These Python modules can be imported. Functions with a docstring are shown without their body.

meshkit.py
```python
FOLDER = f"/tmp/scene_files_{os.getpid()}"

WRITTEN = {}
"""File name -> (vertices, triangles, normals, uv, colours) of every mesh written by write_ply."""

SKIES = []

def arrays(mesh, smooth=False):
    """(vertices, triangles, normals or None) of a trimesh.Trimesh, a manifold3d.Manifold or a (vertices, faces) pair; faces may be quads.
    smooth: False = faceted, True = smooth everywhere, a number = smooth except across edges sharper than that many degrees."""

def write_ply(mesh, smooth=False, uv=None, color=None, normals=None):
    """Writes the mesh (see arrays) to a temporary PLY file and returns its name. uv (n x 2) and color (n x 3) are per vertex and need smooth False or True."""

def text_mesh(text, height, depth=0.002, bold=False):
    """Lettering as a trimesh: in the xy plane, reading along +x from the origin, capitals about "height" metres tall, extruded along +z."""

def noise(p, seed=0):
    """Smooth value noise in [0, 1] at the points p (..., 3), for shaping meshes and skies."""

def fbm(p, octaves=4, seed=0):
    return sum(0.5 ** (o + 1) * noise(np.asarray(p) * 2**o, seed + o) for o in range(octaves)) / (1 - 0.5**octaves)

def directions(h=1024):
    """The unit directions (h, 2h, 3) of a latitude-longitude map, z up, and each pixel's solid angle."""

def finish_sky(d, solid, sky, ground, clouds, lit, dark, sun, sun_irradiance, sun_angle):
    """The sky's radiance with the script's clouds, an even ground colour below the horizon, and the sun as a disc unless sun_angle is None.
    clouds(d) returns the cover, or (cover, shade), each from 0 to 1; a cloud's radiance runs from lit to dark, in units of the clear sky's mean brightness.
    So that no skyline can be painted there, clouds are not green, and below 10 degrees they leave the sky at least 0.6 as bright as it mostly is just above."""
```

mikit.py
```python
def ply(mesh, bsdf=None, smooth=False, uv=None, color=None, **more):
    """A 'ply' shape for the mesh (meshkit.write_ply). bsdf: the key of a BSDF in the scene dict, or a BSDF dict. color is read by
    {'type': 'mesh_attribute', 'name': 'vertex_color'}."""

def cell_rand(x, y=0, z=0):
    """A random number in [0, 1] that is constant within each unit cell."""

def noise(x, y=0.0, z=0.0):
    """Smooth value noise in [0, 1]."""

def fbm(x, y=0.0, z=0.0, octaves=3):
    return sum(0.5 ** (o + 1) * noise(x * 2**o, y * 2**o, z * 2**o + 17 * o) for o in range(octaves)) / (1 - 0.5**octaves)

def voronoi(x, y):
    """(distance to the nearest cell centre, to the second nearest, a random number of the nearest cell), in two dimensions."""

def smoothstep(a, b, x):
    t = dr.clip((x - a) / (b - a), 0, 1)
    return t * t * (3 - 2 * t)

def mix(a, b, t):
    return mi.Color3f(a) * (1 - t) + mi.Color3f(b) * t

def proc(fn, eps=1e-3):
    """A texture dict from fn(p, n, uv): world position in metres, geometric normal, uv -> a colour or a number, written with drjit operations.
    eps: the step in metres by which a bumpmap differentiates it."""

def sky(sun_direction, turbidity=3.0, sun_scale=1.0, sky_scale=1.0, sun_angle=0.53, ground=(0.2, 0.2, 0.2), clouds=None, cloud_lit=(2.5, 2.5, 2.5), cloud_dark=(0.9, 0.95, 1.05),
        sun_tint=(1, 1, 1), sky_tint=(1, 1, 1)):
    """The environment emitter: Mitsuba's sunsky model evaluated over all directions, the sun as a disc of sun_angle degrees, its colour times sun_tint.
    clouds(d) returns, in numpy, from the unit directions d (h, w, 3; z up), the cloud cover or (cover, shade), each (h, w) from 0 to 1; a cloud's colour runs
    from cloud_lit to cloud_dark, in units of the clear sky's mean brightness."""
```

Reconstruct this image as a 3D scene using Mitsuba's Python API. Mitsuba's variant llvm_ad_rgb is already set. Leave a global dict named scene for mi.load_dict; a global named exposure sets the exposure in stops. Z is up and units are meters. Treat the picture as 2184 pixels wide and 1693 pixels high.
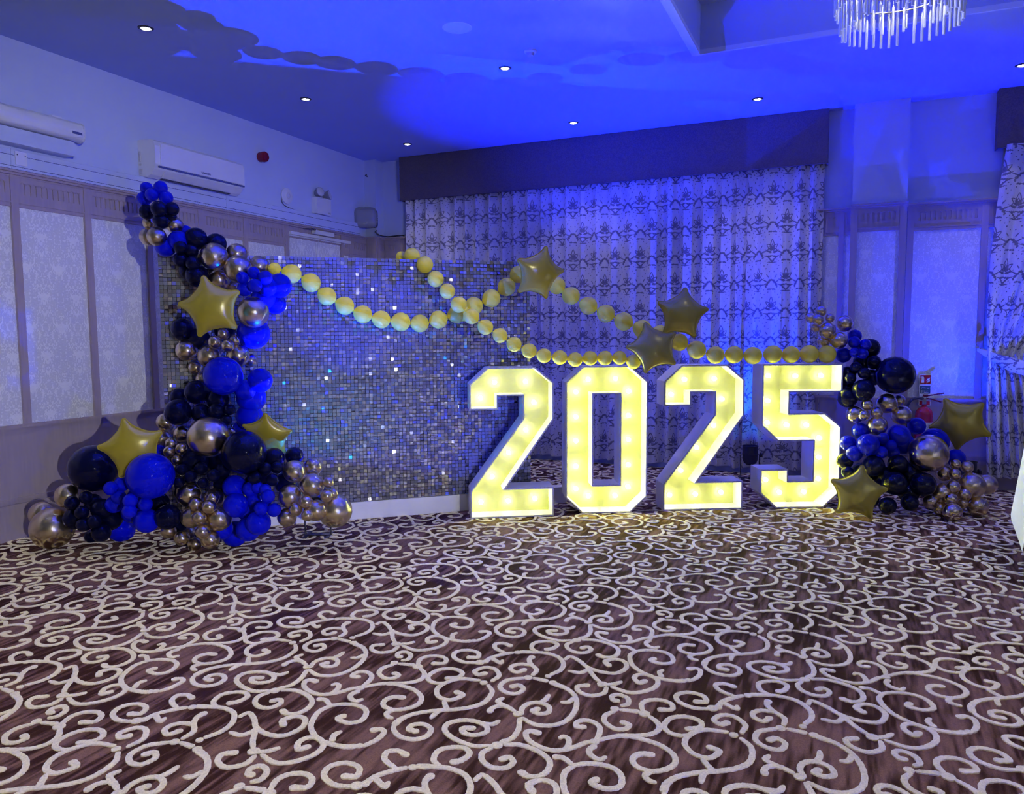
import math, random
import numpy as np, trimesh, drjit as dr, mitsuba as mi, mikit, meshkit
from mikit import noise, fbm, smoothstep, mix, cell_rand
from shapely.geometry import Polygon, LineString, Point, box as sbox
from shapely.ops import unary_union
from scipy.spatial.transform import Rotation

T = mi.ScalarTransform4f
random.seed(7); rng = np.random.default_rng(7)
scene, labels = {'type': 'scene'}, {}

# ------------------------------------------------------------------ camera, light, exposure
scene['camera'] = {'type': 'perspective', 'fov': 67.66, 'fov_axis': 'x', 'near_clip': 0.05, 'far_clip': 60.0,
    'to_world': T().look_at(origin=[0, 0, 1.55], target=[-0.40362, 0.91103, 1.46526], up=[-0.02841, 0.08012, 0.99638])}
exposure = 0.0
BLUE = (0.0, 0.02, 1.0)                     # the colour of the blue uplighters
FLOOD = 145.0                                # white floodlight on the far right wall
FRONT_SPOT = 8.6                             # downlights over the open floor, towards and behind the camera
BACK_SPOT = 2.4                              # downlights in view
BULB = (640.0, 690.0, 30.0)                       # the bulbs in the numbers
SIDE = 16.0                                   # cool white lamp added on the right, out of view
DOWNLIGHT = 110.0
WARM = (1.0, 0.88, 0.50)
# blue uplighter cans on the floor: place, aim, intensity, cutoff, beam, side spill
CANS = {
    'front':  ((-3.70, 4.66, 0.0), (-2.40, 4.27, 3.75), 135.0, 46, 20, 170.0),
    'hidden': ((-2.93, 6.30, 0.0), (-2.55, 7.25, 3.75), 150.0, 31, 16, 7.0),
    'seen':   ((-0.93, 8.24, 0.0), (-0.96, 8.20, 3.75), 70.0, 44, 20, 9.0),
    'right':  ((1.00, 7.95, 0.0), (1.00, 8.52, 2.4), 38.0, 36, 18, 1.8),
    'added_wash': ((5.0, -0.6, 0.0), (-5.7, 5.2, 1.9), 70.0, 18, 9, 0.0),  # unseen can added to wash the left wall with blue
}

def rgb(*c): return {'type': 'rgb', 'value': list(c)}
def bsdf(name, d):
    scene[name] = d; return name
def matte(name, c, rough=0.6, spec=0.3, **more):
    return bsdf(name, {'type': 'twosided', 'b': {'type': 'principled', 'base_color': rgb(*c) if not isinstance(c, dict) else c, 'roughness': rough, 'specular': spec, **more}})
def lights_only(c): return {'type': 'area', 'radiance': rgb(*c)}

# ------------------------------------------------------------------ procedural textures
def damask_f(p, n, uv):
    u, v = p.x + p.y, p.z
    W, H = 0.27, 0.46
    def one(ox, oy):
        a = u / W + ox; b = v / H + oy
        a = dr.abs(a - dr.floor(a) - 0.5) * 2
        b = (b - dr.floor(b) - 0.5) * 2
        d = dr.sqrt(dr.square(a * 1.12) + dr.square(b * 1.05)); th = dr.atan2(a, b)
        leaf = d * (1 + 0.14 * dr.cos(th * 8) - 0.10 * dr.cos(th * 2))
        f = 0.86 - leaf + 0.5 * (fbm(a * 7 + 3, b * 10 + 40, ox, 2) - 0.5) - 0.55 * smoothstep(0.56, 0.66, noise(a * 15 + 9, b * 21 + 50, ox * 3))
        vein = smoothstep(0.16, 0.05, dr.abs(dr.sin(th * 4 + d * 2.5))) * smoothstep(0.16, 0.3, d) * 0.30
        bud = smoothstep(0.05, 0.02, dr.abs(d - 0.20)) * 0.5
        return f - vein - bud
    f = dr.maximum(one(0.0, 0.0), one(0.5, 0.5))
    return smoothstep(-0.03, 0.05, f)
def wallpaper_c(p, n, uv):
    return mix((0.66, 0.67, 0.70), (0.52, 0.53, 0.58), damask_f(p, n, uv)) * (0.95 + 0.1 * noise(p.x * 90, p.y * 90, p.z * 90))
def curtain_m(u, v):
    W, H = 0.31, 0.60
    out = mi.Float(0)
    for ox, oy in ((0.0, 0.0), (0.5, 0.5)):
        a = u / W + ox; b = v / H + oy
        x = (a - dr.floor(a) - 0.5) * 0.38; y = (b - dr.floor(b) - 0.5) * 0.64
        ax = dr.abs(x); o = mi.Float(0)
        def lens(cx, cy, deg, L, wide, fill, bend=0.0, line=0.0085):
            """A pointed petal or leaf from (cx, cy) along deg from upright: its outline, or filled."""
            s, c = math.sin(math.radians(deg)), math.cos(math.radians(deg))
            t = ((ax - cx) * s + (y - cy) * c) / L
            w = (ax - cx) * c - (y - cy) * s - bend * L * t * t
            h = wide * L * dr.sqrt(dr.maximum(dr.sin(dr.clip(t, 0, 1) * math.pi), 0)) * (1.15 - 0.6 * t)
            inside = dr.select((t > 0) & (t < 1), 1.0, 0.0)
            if fill: return inside * (1 - smoothstep(-0.001, 0.0015, dr.abs(w) - h * (0.74 + 0.26 * dr.sin(t * 30))))
            return inside * (1 - smoothstep(line * 0.5, line * 0.5 + 0.002, dr.abs(dr.abs(w) - h + line * 0.5)))
        for deg, L, wide in ((0, 0.112, 0.27), (54, 0.090, 0.30), (104, 0.074, 0.30)):
            o = dr.maximum(o, lens(0.0, 0.0, deg, L, wide, False)); o = dr.maximum(o, lens(0.0, 0.004, deg, L * 0.52, wide * 0.9, False, line=0.006))
        o = dr.maximum(o, 1 - smoothstep(0.007, 0.009, dr.sqrt(x * x + dr.square(y - 0.008))))
        for cx, cy, deg, L, wide, bend in ((0.006, -0.035, 100, 0.085, 0.17, -0.55), (0.0, -0.07, 118, 0.10, 0.15, -0.50), (0.0, -0.15, 20, 0.10, 0.15, 0.55), (0.0, -0.155, 62, 0.06, 0.17, 0.4)):
            o = dr.maximum(o, lens(cx, cy, deg, L, wide, True, bend))
        # a curved fern spray beside each flower, and scattered buds
        for cx, cy, deg, L, wide, bend in ((0.110, -0.105, 22, 0.14, 0.16, 0.45), (0.135, -0.135, 60, 0.062, 0.22, 0.4), (0.13, -0.05, -48, 0.06, 0.2, -0.3), (0.150, -0.03, 62, 0.05, 0.22, 0.3), (0.152, 0.0, -30, 0.05, 0.2, -0.2)):
            o = dr.maximum(o, lens(cx, cy, deg, L, wide, True, bend))
        for dx, dy, rr in ((0.115, 0.10, 0.008), (0.09, 0.132, 0.006), (0.135, 0.145, 0.007), (0.045, 0.16, 0.007), (0.018, 0.19, 0.007), (0.16, 0.07, 0.006), (0.10, 0.185, 0.006), (0.07, 0.215, 0.008), (0.125, 0.205, 0.006)):
            o = dr.maximum(o, 1 - smoothstep(rr, rr + 0.002, dr.sqrt(dr.square(ax - dx) + dr.square(y - dy) * 1.6)))
        out = dr.maximum(out, o)
    return out
def curtain_c(p, n, uv):
    weave = 0.94 + 0.12 * noise(uv.x * 700, uv.y * 160)
    return mix((0.56, 0.55, 0.57), (0.13, 0.125, 0.15), curtain_m(uv.x, uv.y)) * weave
def carpet_c(p, n, uv):
    s = noise(p.x * 55, p.y * 7.5) * 0.55 + noise(p.x * 120 + 9, p.y * 16) * 0.25 + noise(p.x * 9, p.y * 3) * 0.45
    s = smoothstep(0.38, 0.92, s)
    g = 0.72 + 0.56 * noise(p.x * 420, p.y * 420)
    return mix((0.030, 0.0118, 0.0075), (0.160, 0.088, 0.062), s) * g
def carpet_b(p, n, uv): return noise(p.x * 300, p.y * 300)
def pile_c(p, n, uv):
    g = 0.80 + 0.3 * noise(p.x * 260, p.y * 260) + 0.10 * noise(p.x * 900, p.y * 900)
    return mi.Color3f(0.78, 0.71, 0.50) * g
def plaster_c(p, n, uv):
    return mi.Color3f(0.42, 0.48, 0.70) * (0.97 + 0.05 * fbm(p.x * 3 + p.y * 3, p.z * 3))  # white plaster with the blue cast of the lamps mixed into its colour
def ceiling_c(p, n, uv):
    return mi.Color3f(0.26, 0.32, 0.60) * (0.97 + 0.05 * fbm(p.x * 3, p.y * 3))  # white ceiling, darkened and tinted to carry the blue light in its colour
def panel_c(p, n, uv):
    return mi.Color3f(0.30, 0.25, 0.26) * (0.94 + 0.12 * noise((p.x + p.y) * 70, p.z * 9))
def velvet_c(p, n, uv):
    return mi.Color3f(0.105, 0.088, 0.098) * (0.85 + 0.3 * noise(p.x * 130, p.z * 130))
def cloth_c(p, n, uv): return mi.Color3f(0.80, 0.80, 0.78) * (0.97 + 0.05 * noise(p.x * 500, p.y * 500, p.z * 500))

P = mikit.proc
bsdf('wallpaper', {'type': 'twosided', 'b': {'type': 'principled', 'base_color': P(wallpaper_c), 'roughness': 0.55, 'specular': 0.3}})
bsdf('curtain_cloth', {'type': 'twosided', 'b': {'type': 'principled', 'base_color': P(curtain_c), 'roughness': 0.42, 'specular': 0.5, 'sheen': 0.3}})
bsdf('carpet', {'type': 'bumpmap', 't': P(carpet_b, 0.002), 'scale': 0.004, 'b': {'type': 'principled', 'base_color': P(carpet_c), 'roughness': 0.95, 'specular': 0.05}})
bsdf('carpet_cream', {'type': 'bumpmap', 't': P(carpet_b, 0.002), 'scale': 0.005, 'b': {'type': 'principled', 'base_color': P(pile_c), 'roughness': 0.95, 'specular': 0.05}})
matte('plaster_blue_cast', P(plaster_c), 0.8, 0.15)
matte('ceiling_blue_cast', P(ceiling_c), 0.85, 0.1)
matte('panel_paint', P(panel_c), 0.45, 0.35)
matte('pelmet_cloth', P(velvet_c), 0.8, 0.1)
matte('table_linen', P(cloth_c), 0.8, 0.15, sheen=0.3)
matte('white_plastic', (0.55, 0.57, 0.63), 0.28, 0.5)
matte('grey_plastic', (0.42, 0.42, 0.42), 0.45, 0.4)
matte('dark_plastic', (0.02, 0.02, 0.022), 0.4, 0.5)
matte('speaker_grey', (0.20, 0.21, 0.23), 0.5, 0.4)
matte('red_plastic', (0.14, 0.003, 0.005), 0.3, 0.5)
matte('red_paint', (0.40, 0.008, 0.012), 0.22, 0.5, clearcoat=0.6)
matte('white_paint', (0.80, 0.80, 0.79), 0.4, 0.4)
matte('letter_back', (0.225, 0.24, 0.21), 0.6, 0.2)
matte('trim_grey', (0.36, 0.37, 0.40), 0.5, 0.3)
matte('sign_white', (0.72, 0.72, 0.72), 0.35, 0.4)
matte('sign_red', (0.42, 0.012, 0.025), 0.35, 0.4)
matte('sign_green', (0.015, 0.075, 0.07), 0.35, 0.4)
matte('label_cream', (0.62, 0.60, 0.50), 0.5, 0.3)
matte('clear_lens', (0.45, 0.47, 0.50), 0.15, 0.6)
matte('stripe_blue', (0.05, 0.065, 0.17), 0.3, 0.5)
matte('chrome', (0.75, 0.75, 0.76), 0.12, 0.5, metallic=1.0)
matte('black_metal', (0.025, 0.025, 0.028), 0.28, 0.5, metallic=0.3)
matte('balloon_gold', (0.78, 0.645, 0.37), 0.20, 0.5, metallic=1.0)
matte('balloon_navy', (0.0010, 0.0016, 0.014), 0.045, 0.28)
matte('balloon_royal', (0.0010, 0.004, 0.50), 0.06, 0.28)
matte('balloon_yellow', (0.90, 0.78, 0.03), 0.42, 0.35)
matte('foil_yellow', (0.36, 0.30, 0.016), 0.20, 0.5, metallic=0.25, clearcoat=0.5, clearcoat_gloss=0.93)
matte('sequin', (0.42, 0.43, 0.50), 0.04, 0.4, metallic=0.72)
matte('sequin_back', (0.012, 0.012, 0.016), 0.5, 0.3)
bsdf('crystal', {'type': 'dielectric', 'int_ior': 1.5})
scene['crystal'] = {'type': 'twosided', 'b': {'type': 'principled', 'base_color': rgb(0.72, 0.76, 0.78), 'roughness': 0.12, 'specular': 0.8}}

# ------------------------------------------------------------------ helpers
def numbered(k):
    if k not in scene and not any(s.startswith(k + '__') for s in scene): return k
    i = 1
    while f'{k}_{i:03d}' in scene or any(s.startswith(f'{k}_{i:03d}__') for s in _roots): i += 1
    return f'{k}_{i:03d}'
_count = {}; _roots = set()
def name(k):
    i = _count.get(k, 0); _count[k] = i + 1
    return k if i == 0 else f'{k}_{i:03d}'
def thing(k, label, category, group=None):
    k = name(k); labels[k] = {'label': label, 'category': category}
    if group: labels[k]['group'] = group
    return k
def put(key, shape, to_world=None, label=None, **more):
    """One entry of the scene: key is a thing's key (a thing of one mesh) or holder__part."""
    if '__' in key: key = name(key)
    s = dict(shape)
    if to_world is not None: s['to_world'] = to_world
    s.update(more); scene[key] = s
    if label: labels.setdefault(key, {})['label'] = label
    return key
def struct(key, shape, label, **more):
    scene[key] = dict(shape, **more); labels[key] = {'label': label, 'kind': 'structure'}
    return key
def bx(x0, x1, y0, y1, z0, z1):
    b = trimesh.creation.box((x1 - x0, y1 - y0, z1 - z0)); b.apply_translation(((x0 + x1) / 2, (y0 + y1) / 2, (z0 + z1) / 2)); return b
def cat(*m): return trimesh.util.concatenate([q for q in m])
def lathe(pts, n=32):
    m = trimesh.creation.revolve(np.array(pts, float), sections=n)
    if m.volume < 0: m.invert()
    return m
def extrude(poly, h):
    gs = getattr(poly, 'geoms', [poly])
    return cat(*[trimesh.creation.extrude_polygon(g, h, engine='earcut') for g in gs if g.area > 1e-9])
def frame(o, X, Y):
    """4x4 whose axes are X, Y, X x Y and origin o."""
    X = np.array(X, float); Y = np.array(Y, float); M = np.eye(4); M[:3, 0] = X; M[:3, 1] = Y; M[:3, 2] = np.cross(X, Y); M[:3, 3] = o; return M
def moved(m, M): m = m.copy(); m.apply_transform(M); return m
def TW(M): return T(np.asarray(M, float).tolist())
def tube(p, r, n=8):
    p = np.array(p, float); out = []
    t = np.gradient(p, axis=0); t /= np.linalg.norm(t, axis=1, keepdims=True)
    ref = np.array([0, 0, 1.0]) if abs(t[0] @ [0, 0, 1]) < 0.9 else np.array([1.0, 0, 0])
    rings = []
    for q, d in zip(p, t):
        a = np.cross(d, ref); a /= np.linalg.norm(a); b = np.cross(d, a)
        ang = np.arange(n) * 2 * np.pi / n
        rings.append(q + r * (np.cos(ang)[:, None] * a + np.sin(ang)[:, None] * b))
    v = np.vstack(rings + [p[:1], p[-1:]]); f = []
    for i in range(len(p) - 1):
        for j in range(n):
            a, b_, c, d_ = i * n + j, i * n + (j + 1) % n, (i + 1) * n + (j + 1) % n, (i + 1) * n + j
            f += [[a, b_, c], [a, c, d_]]
    L = len(p) * n
    for j in range(n): f += [[L, (j + 1) % n, j], [L + 1, (len(p) - 1) * n + j, (len(p) - 1) * n + (j + 1) % n]]
    m = trimesh.Trimesh(v, f, process=False); m.fix_normals(); return m
def catmull(p, k=6):
    p = np.array(p, float)
    if len(p) < 3: return p
    q = np.vstack([2 * p[0] - p[1], p, 2 * p[-1] - p[-2]]); out = []
    for i in range(1, len(q) - 2):
        for t in np.linspace(0, 1, k, endpoint=False):
            a, b, c, d = q[i - 1:i + 3]
            out.append(0.5 * (2 * b + (c - a) * t + (2 * a - 5 * b + 4 * c - d) * t * t + (3 * b - a - 3 * c + d) * t ** 3))
    return np.vstack(out + [p[-1:]])
def rounded(x, y, z, r=0.01, n=3):
    """Box with rounded vertical edges (along z) and a small chamfer, centred."""
    pl = sbox(-x / 2 + r, -y / 2 + r, x / 2 - r, y / 2 - r).buffer(r, quad_segs=n)
    m = extrude(pl, z); m.apply_translation((0, 0, -z / 2)); return m
def align(d):
    """Rotation that takes +z to d."""
    d = np.array(d, float); d /= np.linalg.norm(d)
    M = np.eye(4); M[:3, :3] = Rotation.align_vectors([d], [[0, 0, 1.0]])[0].as_matrix(); return M

# ------------------------------------------------------------------ measured data (metres)
BALLOONS = [  # cluster, colour, x, y, z, radius
('top','R',-4.873,4.244,2.645,0.0458),
('top','R',-4.703,4.221,2.629,0.0503),
('top','R',-4.736,4.170,2.573,0.0483),
('top','R',-4.891,4.235,2.567,0.0529),
('top','R',-4.668,4.236,2.556,0.0504),
('top','N',-4.648,4.149,2.462,0.0582),
('top','N',-4.877,4.240,2.468,0.0565),
('top','N',-4.599,4.224,2.469,0.0501),
('top','N',-4.675,4.190,2.385,0.0605),
('top','N',-4.631,4.244,2.414,0.0382),
('top','G',-4.962,4.334,2.405,0.0505),
('top','G',-4.629,4.271,2.359,0.0611),
('top','G',-4.659,4.127,2.261,0.0685),
('top','G',-4.973,4.328,2.299,0.0668),
('bend','R',-4.591,4.338,2.325,0.0388),
('bend','R',-4.671,4.213,2.197,0.0748),
('bend','R',-4.568,4.238,2.239,0.0728),
('bend','N',-4.480,4.323,2.257,0.0820),
('bend','N',-4.408,4.446,2.228,0.0779),
('bend','N',-4.508,4.201,2.181,0.0481),
('bend','N',-4.473,4.270,2.162,0.0502),
('bend','N',-4.535,4.221,2.096,0.0536),
('bend','N',-4.438,4.242,2.069,0.0517),
('bend','N',-4.557,4.300,2.127,0.0701),
('bend','N',-4.457,4.295,1.981,0.0836),
('bend','N',-4.563,4.318,2.021,0.0704),
('bend','G',-4.331,4.344,2.121,0.1007),
('bend','G',-4.299,4.543,2.158,0.0786),
('bend','G',-4.164,4.408,2.028,0.1007),
('bend','G',-4.151,4.617,2.062,0.0788),
('bend','G',-4.376,4.432,1.956,0.0797),
('bend','G',-4.337,4.545,1.890,0.0540),
('bend','R',-4.042,4.318,1.955,0.0441),
('bend','R',-4.005,4.394,1.994,0.0445),
('bend','R',-3.927,4.427,1.957,0.0514),
('bend','R',-3.953,4.347,1.896,0.0492),
('bend','R',-4.063,4.360,1.877,0.0548),
('bend','R',-3.954,4.607,1.910,0.0920),
('bend','R',-3.960,4.486,1.893,0.0694),
('bend','R',-4.080,4.572,1.820,0.0888),
('bend','R',-4.074,4.697,1.778,0.0797),
('middle','G',-3.991,4.360,1.705,0.1128),
('middle','R',-4.145,4.525,1.555,0.1209),
('middle','N',-4.599,4.270,1.587,0.0828),
('middle','N',-4.517,4.346,1.515,0.0817),
('middle','N',-4.379,4.474,1.578,0.0789),
('middle','G',-4.269,4.257,1.490,0.0482),
('middle','G',-4.254,4.330,1.548,0.0427),
('middle','G',-4.141,4.255,1.465,0.0457),
('middle','G',-4.172,4.356,1.502,0.0382),
('middle','G',-4.184,4.397,1.476,0.0227),
('middle','G',-4.545,4.252,1.429,0.0790),
('middle','G',-4.367,4.294,1.387,0.0838),
('middle','G',-4.170,4.382,1.389,0.0838),
('middle','G',-4.179,4.527,1.345,0.0501),
('middle','G',-4.559,4.346,1.295,0.0554),
('middle','G',-4.461,4.317,1.212,0.0530),
('middle','R',-4.126,4.182,1.249,0.1384),
('middle','R',-3.961,4.374,1.208,0.0896),
('middle','R',-4.059,4.324,1.137,0.0758),
('lower','N',-4.433,4.227,1.120,0.0906),
('lower','N',-4.645,4.254,1.074,0.0675),
('lower','N',-4.473,4.082,0.983,0.0958),
('lower','N',-4.281,4.279,1.065,0.0835),
('lower','N',-4.345,4.174,0.971,0.0688),
('lower','N',-4.217,4.201,0.991,0.0616),
('lower','N',-4.126,4.232,1.000,0.0410),
('lower','N',-4.143,4.212,0.924,0.0410),
('lower','R',-4.101,4.428,1.072,0.1090),
('lower','R',-4.123,4.426,0.930,0.0988),
('lower','R',-4.205,4.449,0.816,0.0856),
('lower','G',-4.121,4.016,0.826,0.1421),
('lower','G',-4.653,4.126,0.898,0.0664),
('lower','G',-4.699,4.199,0.852,0.0603),
('lower','G',-4.479,4.117,0.819,0.0621),
('lower','G',-4.683,4.111,0.765,0.0770),
('lower','G',-4.433,3.972,0.770,0.0420),
('lower','G',-4.408,3.929,0.720,0.0400),
('lower','G',-4.334,3.970,0.736,0.0417),
('lower','G',-4.358,3.949,0.662,0.0367),
('lower','R',-4.645,4.056,0.690,0.0485),
('lower','G',-4.174,4.287,0.830,0.0312),
('lower','N',-3.850,4.070,0.727,0.1505),
('centre','N',-3.779,4.288,0.655,0.0744),
('centre','N',-3.697,4.410,0.658,0.0651),
('centre','N',-3.750,4.163,0.604,0.0430),
('centre','N',-3.692,4.217,0.604,0.0432),
('centre','N',-3.680,4.154,0.527,0.0444),
('centre','N',-3.780,4.091,0.546,0.0459),
('centre','N',-3.841,4.233,0.547,0.0674),
('centre','N',-4.319,4.061,0.626,0.1017),
('centre','N',-4.284,3.922,0.600,0.0396),
('centre','N',-4.164,3.979,0.607,0.0446),
('centre','N',-4.193,3.912,0.558,0.0410),
('centre','N',-4.050,3.979,0.563,0.0443),
('centre','N',-4.274,3.882,0.515,0.0378),
('centre','N',-4.101,3.931,0.515,0.0376),
('centre','N',-4.071,4.091,0.579,0.0535),
('centre','N',-4.108,4.132,0.471,0.0745),
('centre','N',-4.547,3.999,0.538,0.0820),
('centre','N',-4.380,4.042,0.422,0.0885),
('centre','N',-4.233,4.230,0.608,0.0970),
('centre','N',-4.007,4.322,0.590,0.0934),
('centre','N',-3.733,4.353,0.465,0.0820),
('centre','N',-3.932,4.257,0.450,0.0887),
('base_left','N',-4.944,3.738,0.595,0.1682),
('base_left','R',-4.383,3.740,0.580,0.1581),
('base_left','R',-4.651,3.640,0.492,0.0486),
('base_left','R',-4.637,3.716,0.508,0.0525),
('base_left','R',-4.632,3.680,0.426,0.0506),
('base_left','R',-4.388,3.573,0.439,0.0471),
('base_left','R',-4.691,3.689,0.363,0.0592),
('base_left','R',-4.378,3.555,0.373,0.0470),
('base_left','R',-4.429,3.727,0.381,0.0486),
('base_left','R',-4.974,3.960,0.104,0.1021),
('base_left','R',-4.456,3.754,0.256,0.0850),
('base_left','R',-4.604,3.806,0.400,0.0666),
('base_left','G',-5.113,3.651,0.399,0.0876),
('base_left','G',-5.343,3.609,0.254,0.0886),
('base_left','G',-5.183,3.571,0.174,0.1475),
('base_left','N',-4.962,3.571,0.374,0.0493),
('base_left','N',-4.890,3.627,0.410,0.0445),
('base_left','N',-4.839,3.552,0.324,0.0471),
('base_left','N',-4.789,3.667,0.329,0.0726),
('base_left','N',-4.904,3.691,0.361,0.0601),
('base_left','N',-4.809,3.537,0.243,0.0469),
('base_left','N',-4.746,3.572,0.264,0.0470),
('base_left','N',-5.154,3.846,0.049,0.0473),
('base_left','N',-4.749,3.623,0.175,0.0655),
('base_left','N',-4.326,3.819,0.280,0.0884),
('base_left','G',-4.349,3.842,0.172,0.0528),
('base_left','N',-4.503,3.904,0.347,0.0739),
('base_left','N',-4.817,3.751,0.240,0.0873),
('base_left','R',-4.658,3.818,0.291,0.0872),
('base_left','N',-5.006,3.620,0.252,0.0800),
('base_left','N',-4.380,3.933,0.188,0.0738),
('base_mid','G',-4.260,3.953,0.417,0.0864),
('base_mid','G',-4.092,4.019,0.392,0.0697),
('base_mid','G',-4.111,3.868,0.380,0.0486),
('base_mid','G',-4.031,3.942,0.411,0.0457),
('base_mid','G',-3.995,3.874,0.369,0.0483),
('base_mid','G',-4.049,3.838,0.296,0.0498),
('base_mid','G',-4.194,3.904,0.271,0.0756),
('base_mid','G',-3.994,3.958,0.267,0.0866),
('base_mid','G',-4.540,4.184,0.057,0.0553),
('base_mid','G',-4.027,3.841,0.199,0.0498),
('base_mid','G',-4.263,3.988,0.051,0.0495),
('base_mid','G',-4.245,3.859,0.128,0.0525),
('base_mid','G',-4.042,3.920,0.124,0.0653),
('base_mid','R',-3.981,4.101,0.466,0.0834),
('base_mid','R',-3.908,4.032,0.353,0.0854),
('base_mid','R',-4.074,4.184,0.094,0.0925),
('base_mid','R',-3.743,4.069,0.235,0.0850),
('base_mid','R',-3.861,4.096,0.173,0.0863),
('base_mid','R',-3.835,4.107,0.459,0.0562),
('base_mid','R',-3.764,4.096,0.477,0.0426),
('base_mid','R',-3.701,4.100,0.468,0.0408),
('base_mid','R',-3.653,4.072,0.429,0.0470),
('base_mid','R',-3.832,4.137,0.374,0.0598),
('base_mid','R',-3.692,4.042,0.346,0.0469),
('base_mid','R',-3.623,4.095,0.331,0.0471),
('base_mid','R',-3.732,4.134,0.341,0.0429),
('base_mid','R',-3.916,4.161,0.299,0.0874),
('base_mid','R',-4.035,4.029,0.172,0.0731),
('base_right','G',-3.604,4.294,0.570,0.0803),
('base_right','G',-3.536,4.418,0.588,0.0645),
('base_right','G',-3.433,4.270,0.486,0.0856),
('base_right','G',-3.571,4.202,0.410,0.0823),
('base_right','G',-3.590,4.184,0.263,0.0659),
('base_right','G',-3.318,4.306,0.511,0.0384),
('base_right','G',-3.300,4.329,0.428,0.0363),
('base_right','G',-3.293,4.249,0.427,0.0429),
('base_right','G',-3.409,4.174,0.389,0.0460),
('base_right','G',-3.474,4.137,0.338,0.0460),
('base_right','G',-3.377,4.142,0.306,0.0409),
('base_right','G',-3.371,4.231,0.321,0.0751),
('base_right','G',-3.315,4.369,0.295,0.1199),
('rtop','G',-0.245,7.211,1.714,0.0462),
('rtop','G',-0.326,7.172,1.656,0.0449),
('rtop','G',-0.265,7.137,1.639,0.0466),
('rtop','G',-0.175,7.241,1.653,0.0409),
('rtop','G',-0.290,7.198,1.569,0.0369),
('rtop','G',-0.193,7.183,1.544,0.0732),
('rtop','G',-0.057,7.335,1.605,0.0720),
('rtop','G',-0.096,7.219,1.459,0.0732),
('rtop','G',-0.221,7.254,1.448,0.0556),
('rtop','R',0.031,7.376,1.495,0.0577),
('rtop','R',0.025,7.269,1.443,0.0508),
('rtop','R',0.115,7.285,1.421,0.0486),
('rtop','R',0.029,7.225,1.357,0.0404),
('rtop','R',0.095,7.265,1.346,0.0466),
('rtop','R',0.059,7.329,1.383,0.0532),
('rtop','N',0.157,7.434,1.387,0.0846),
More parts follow.
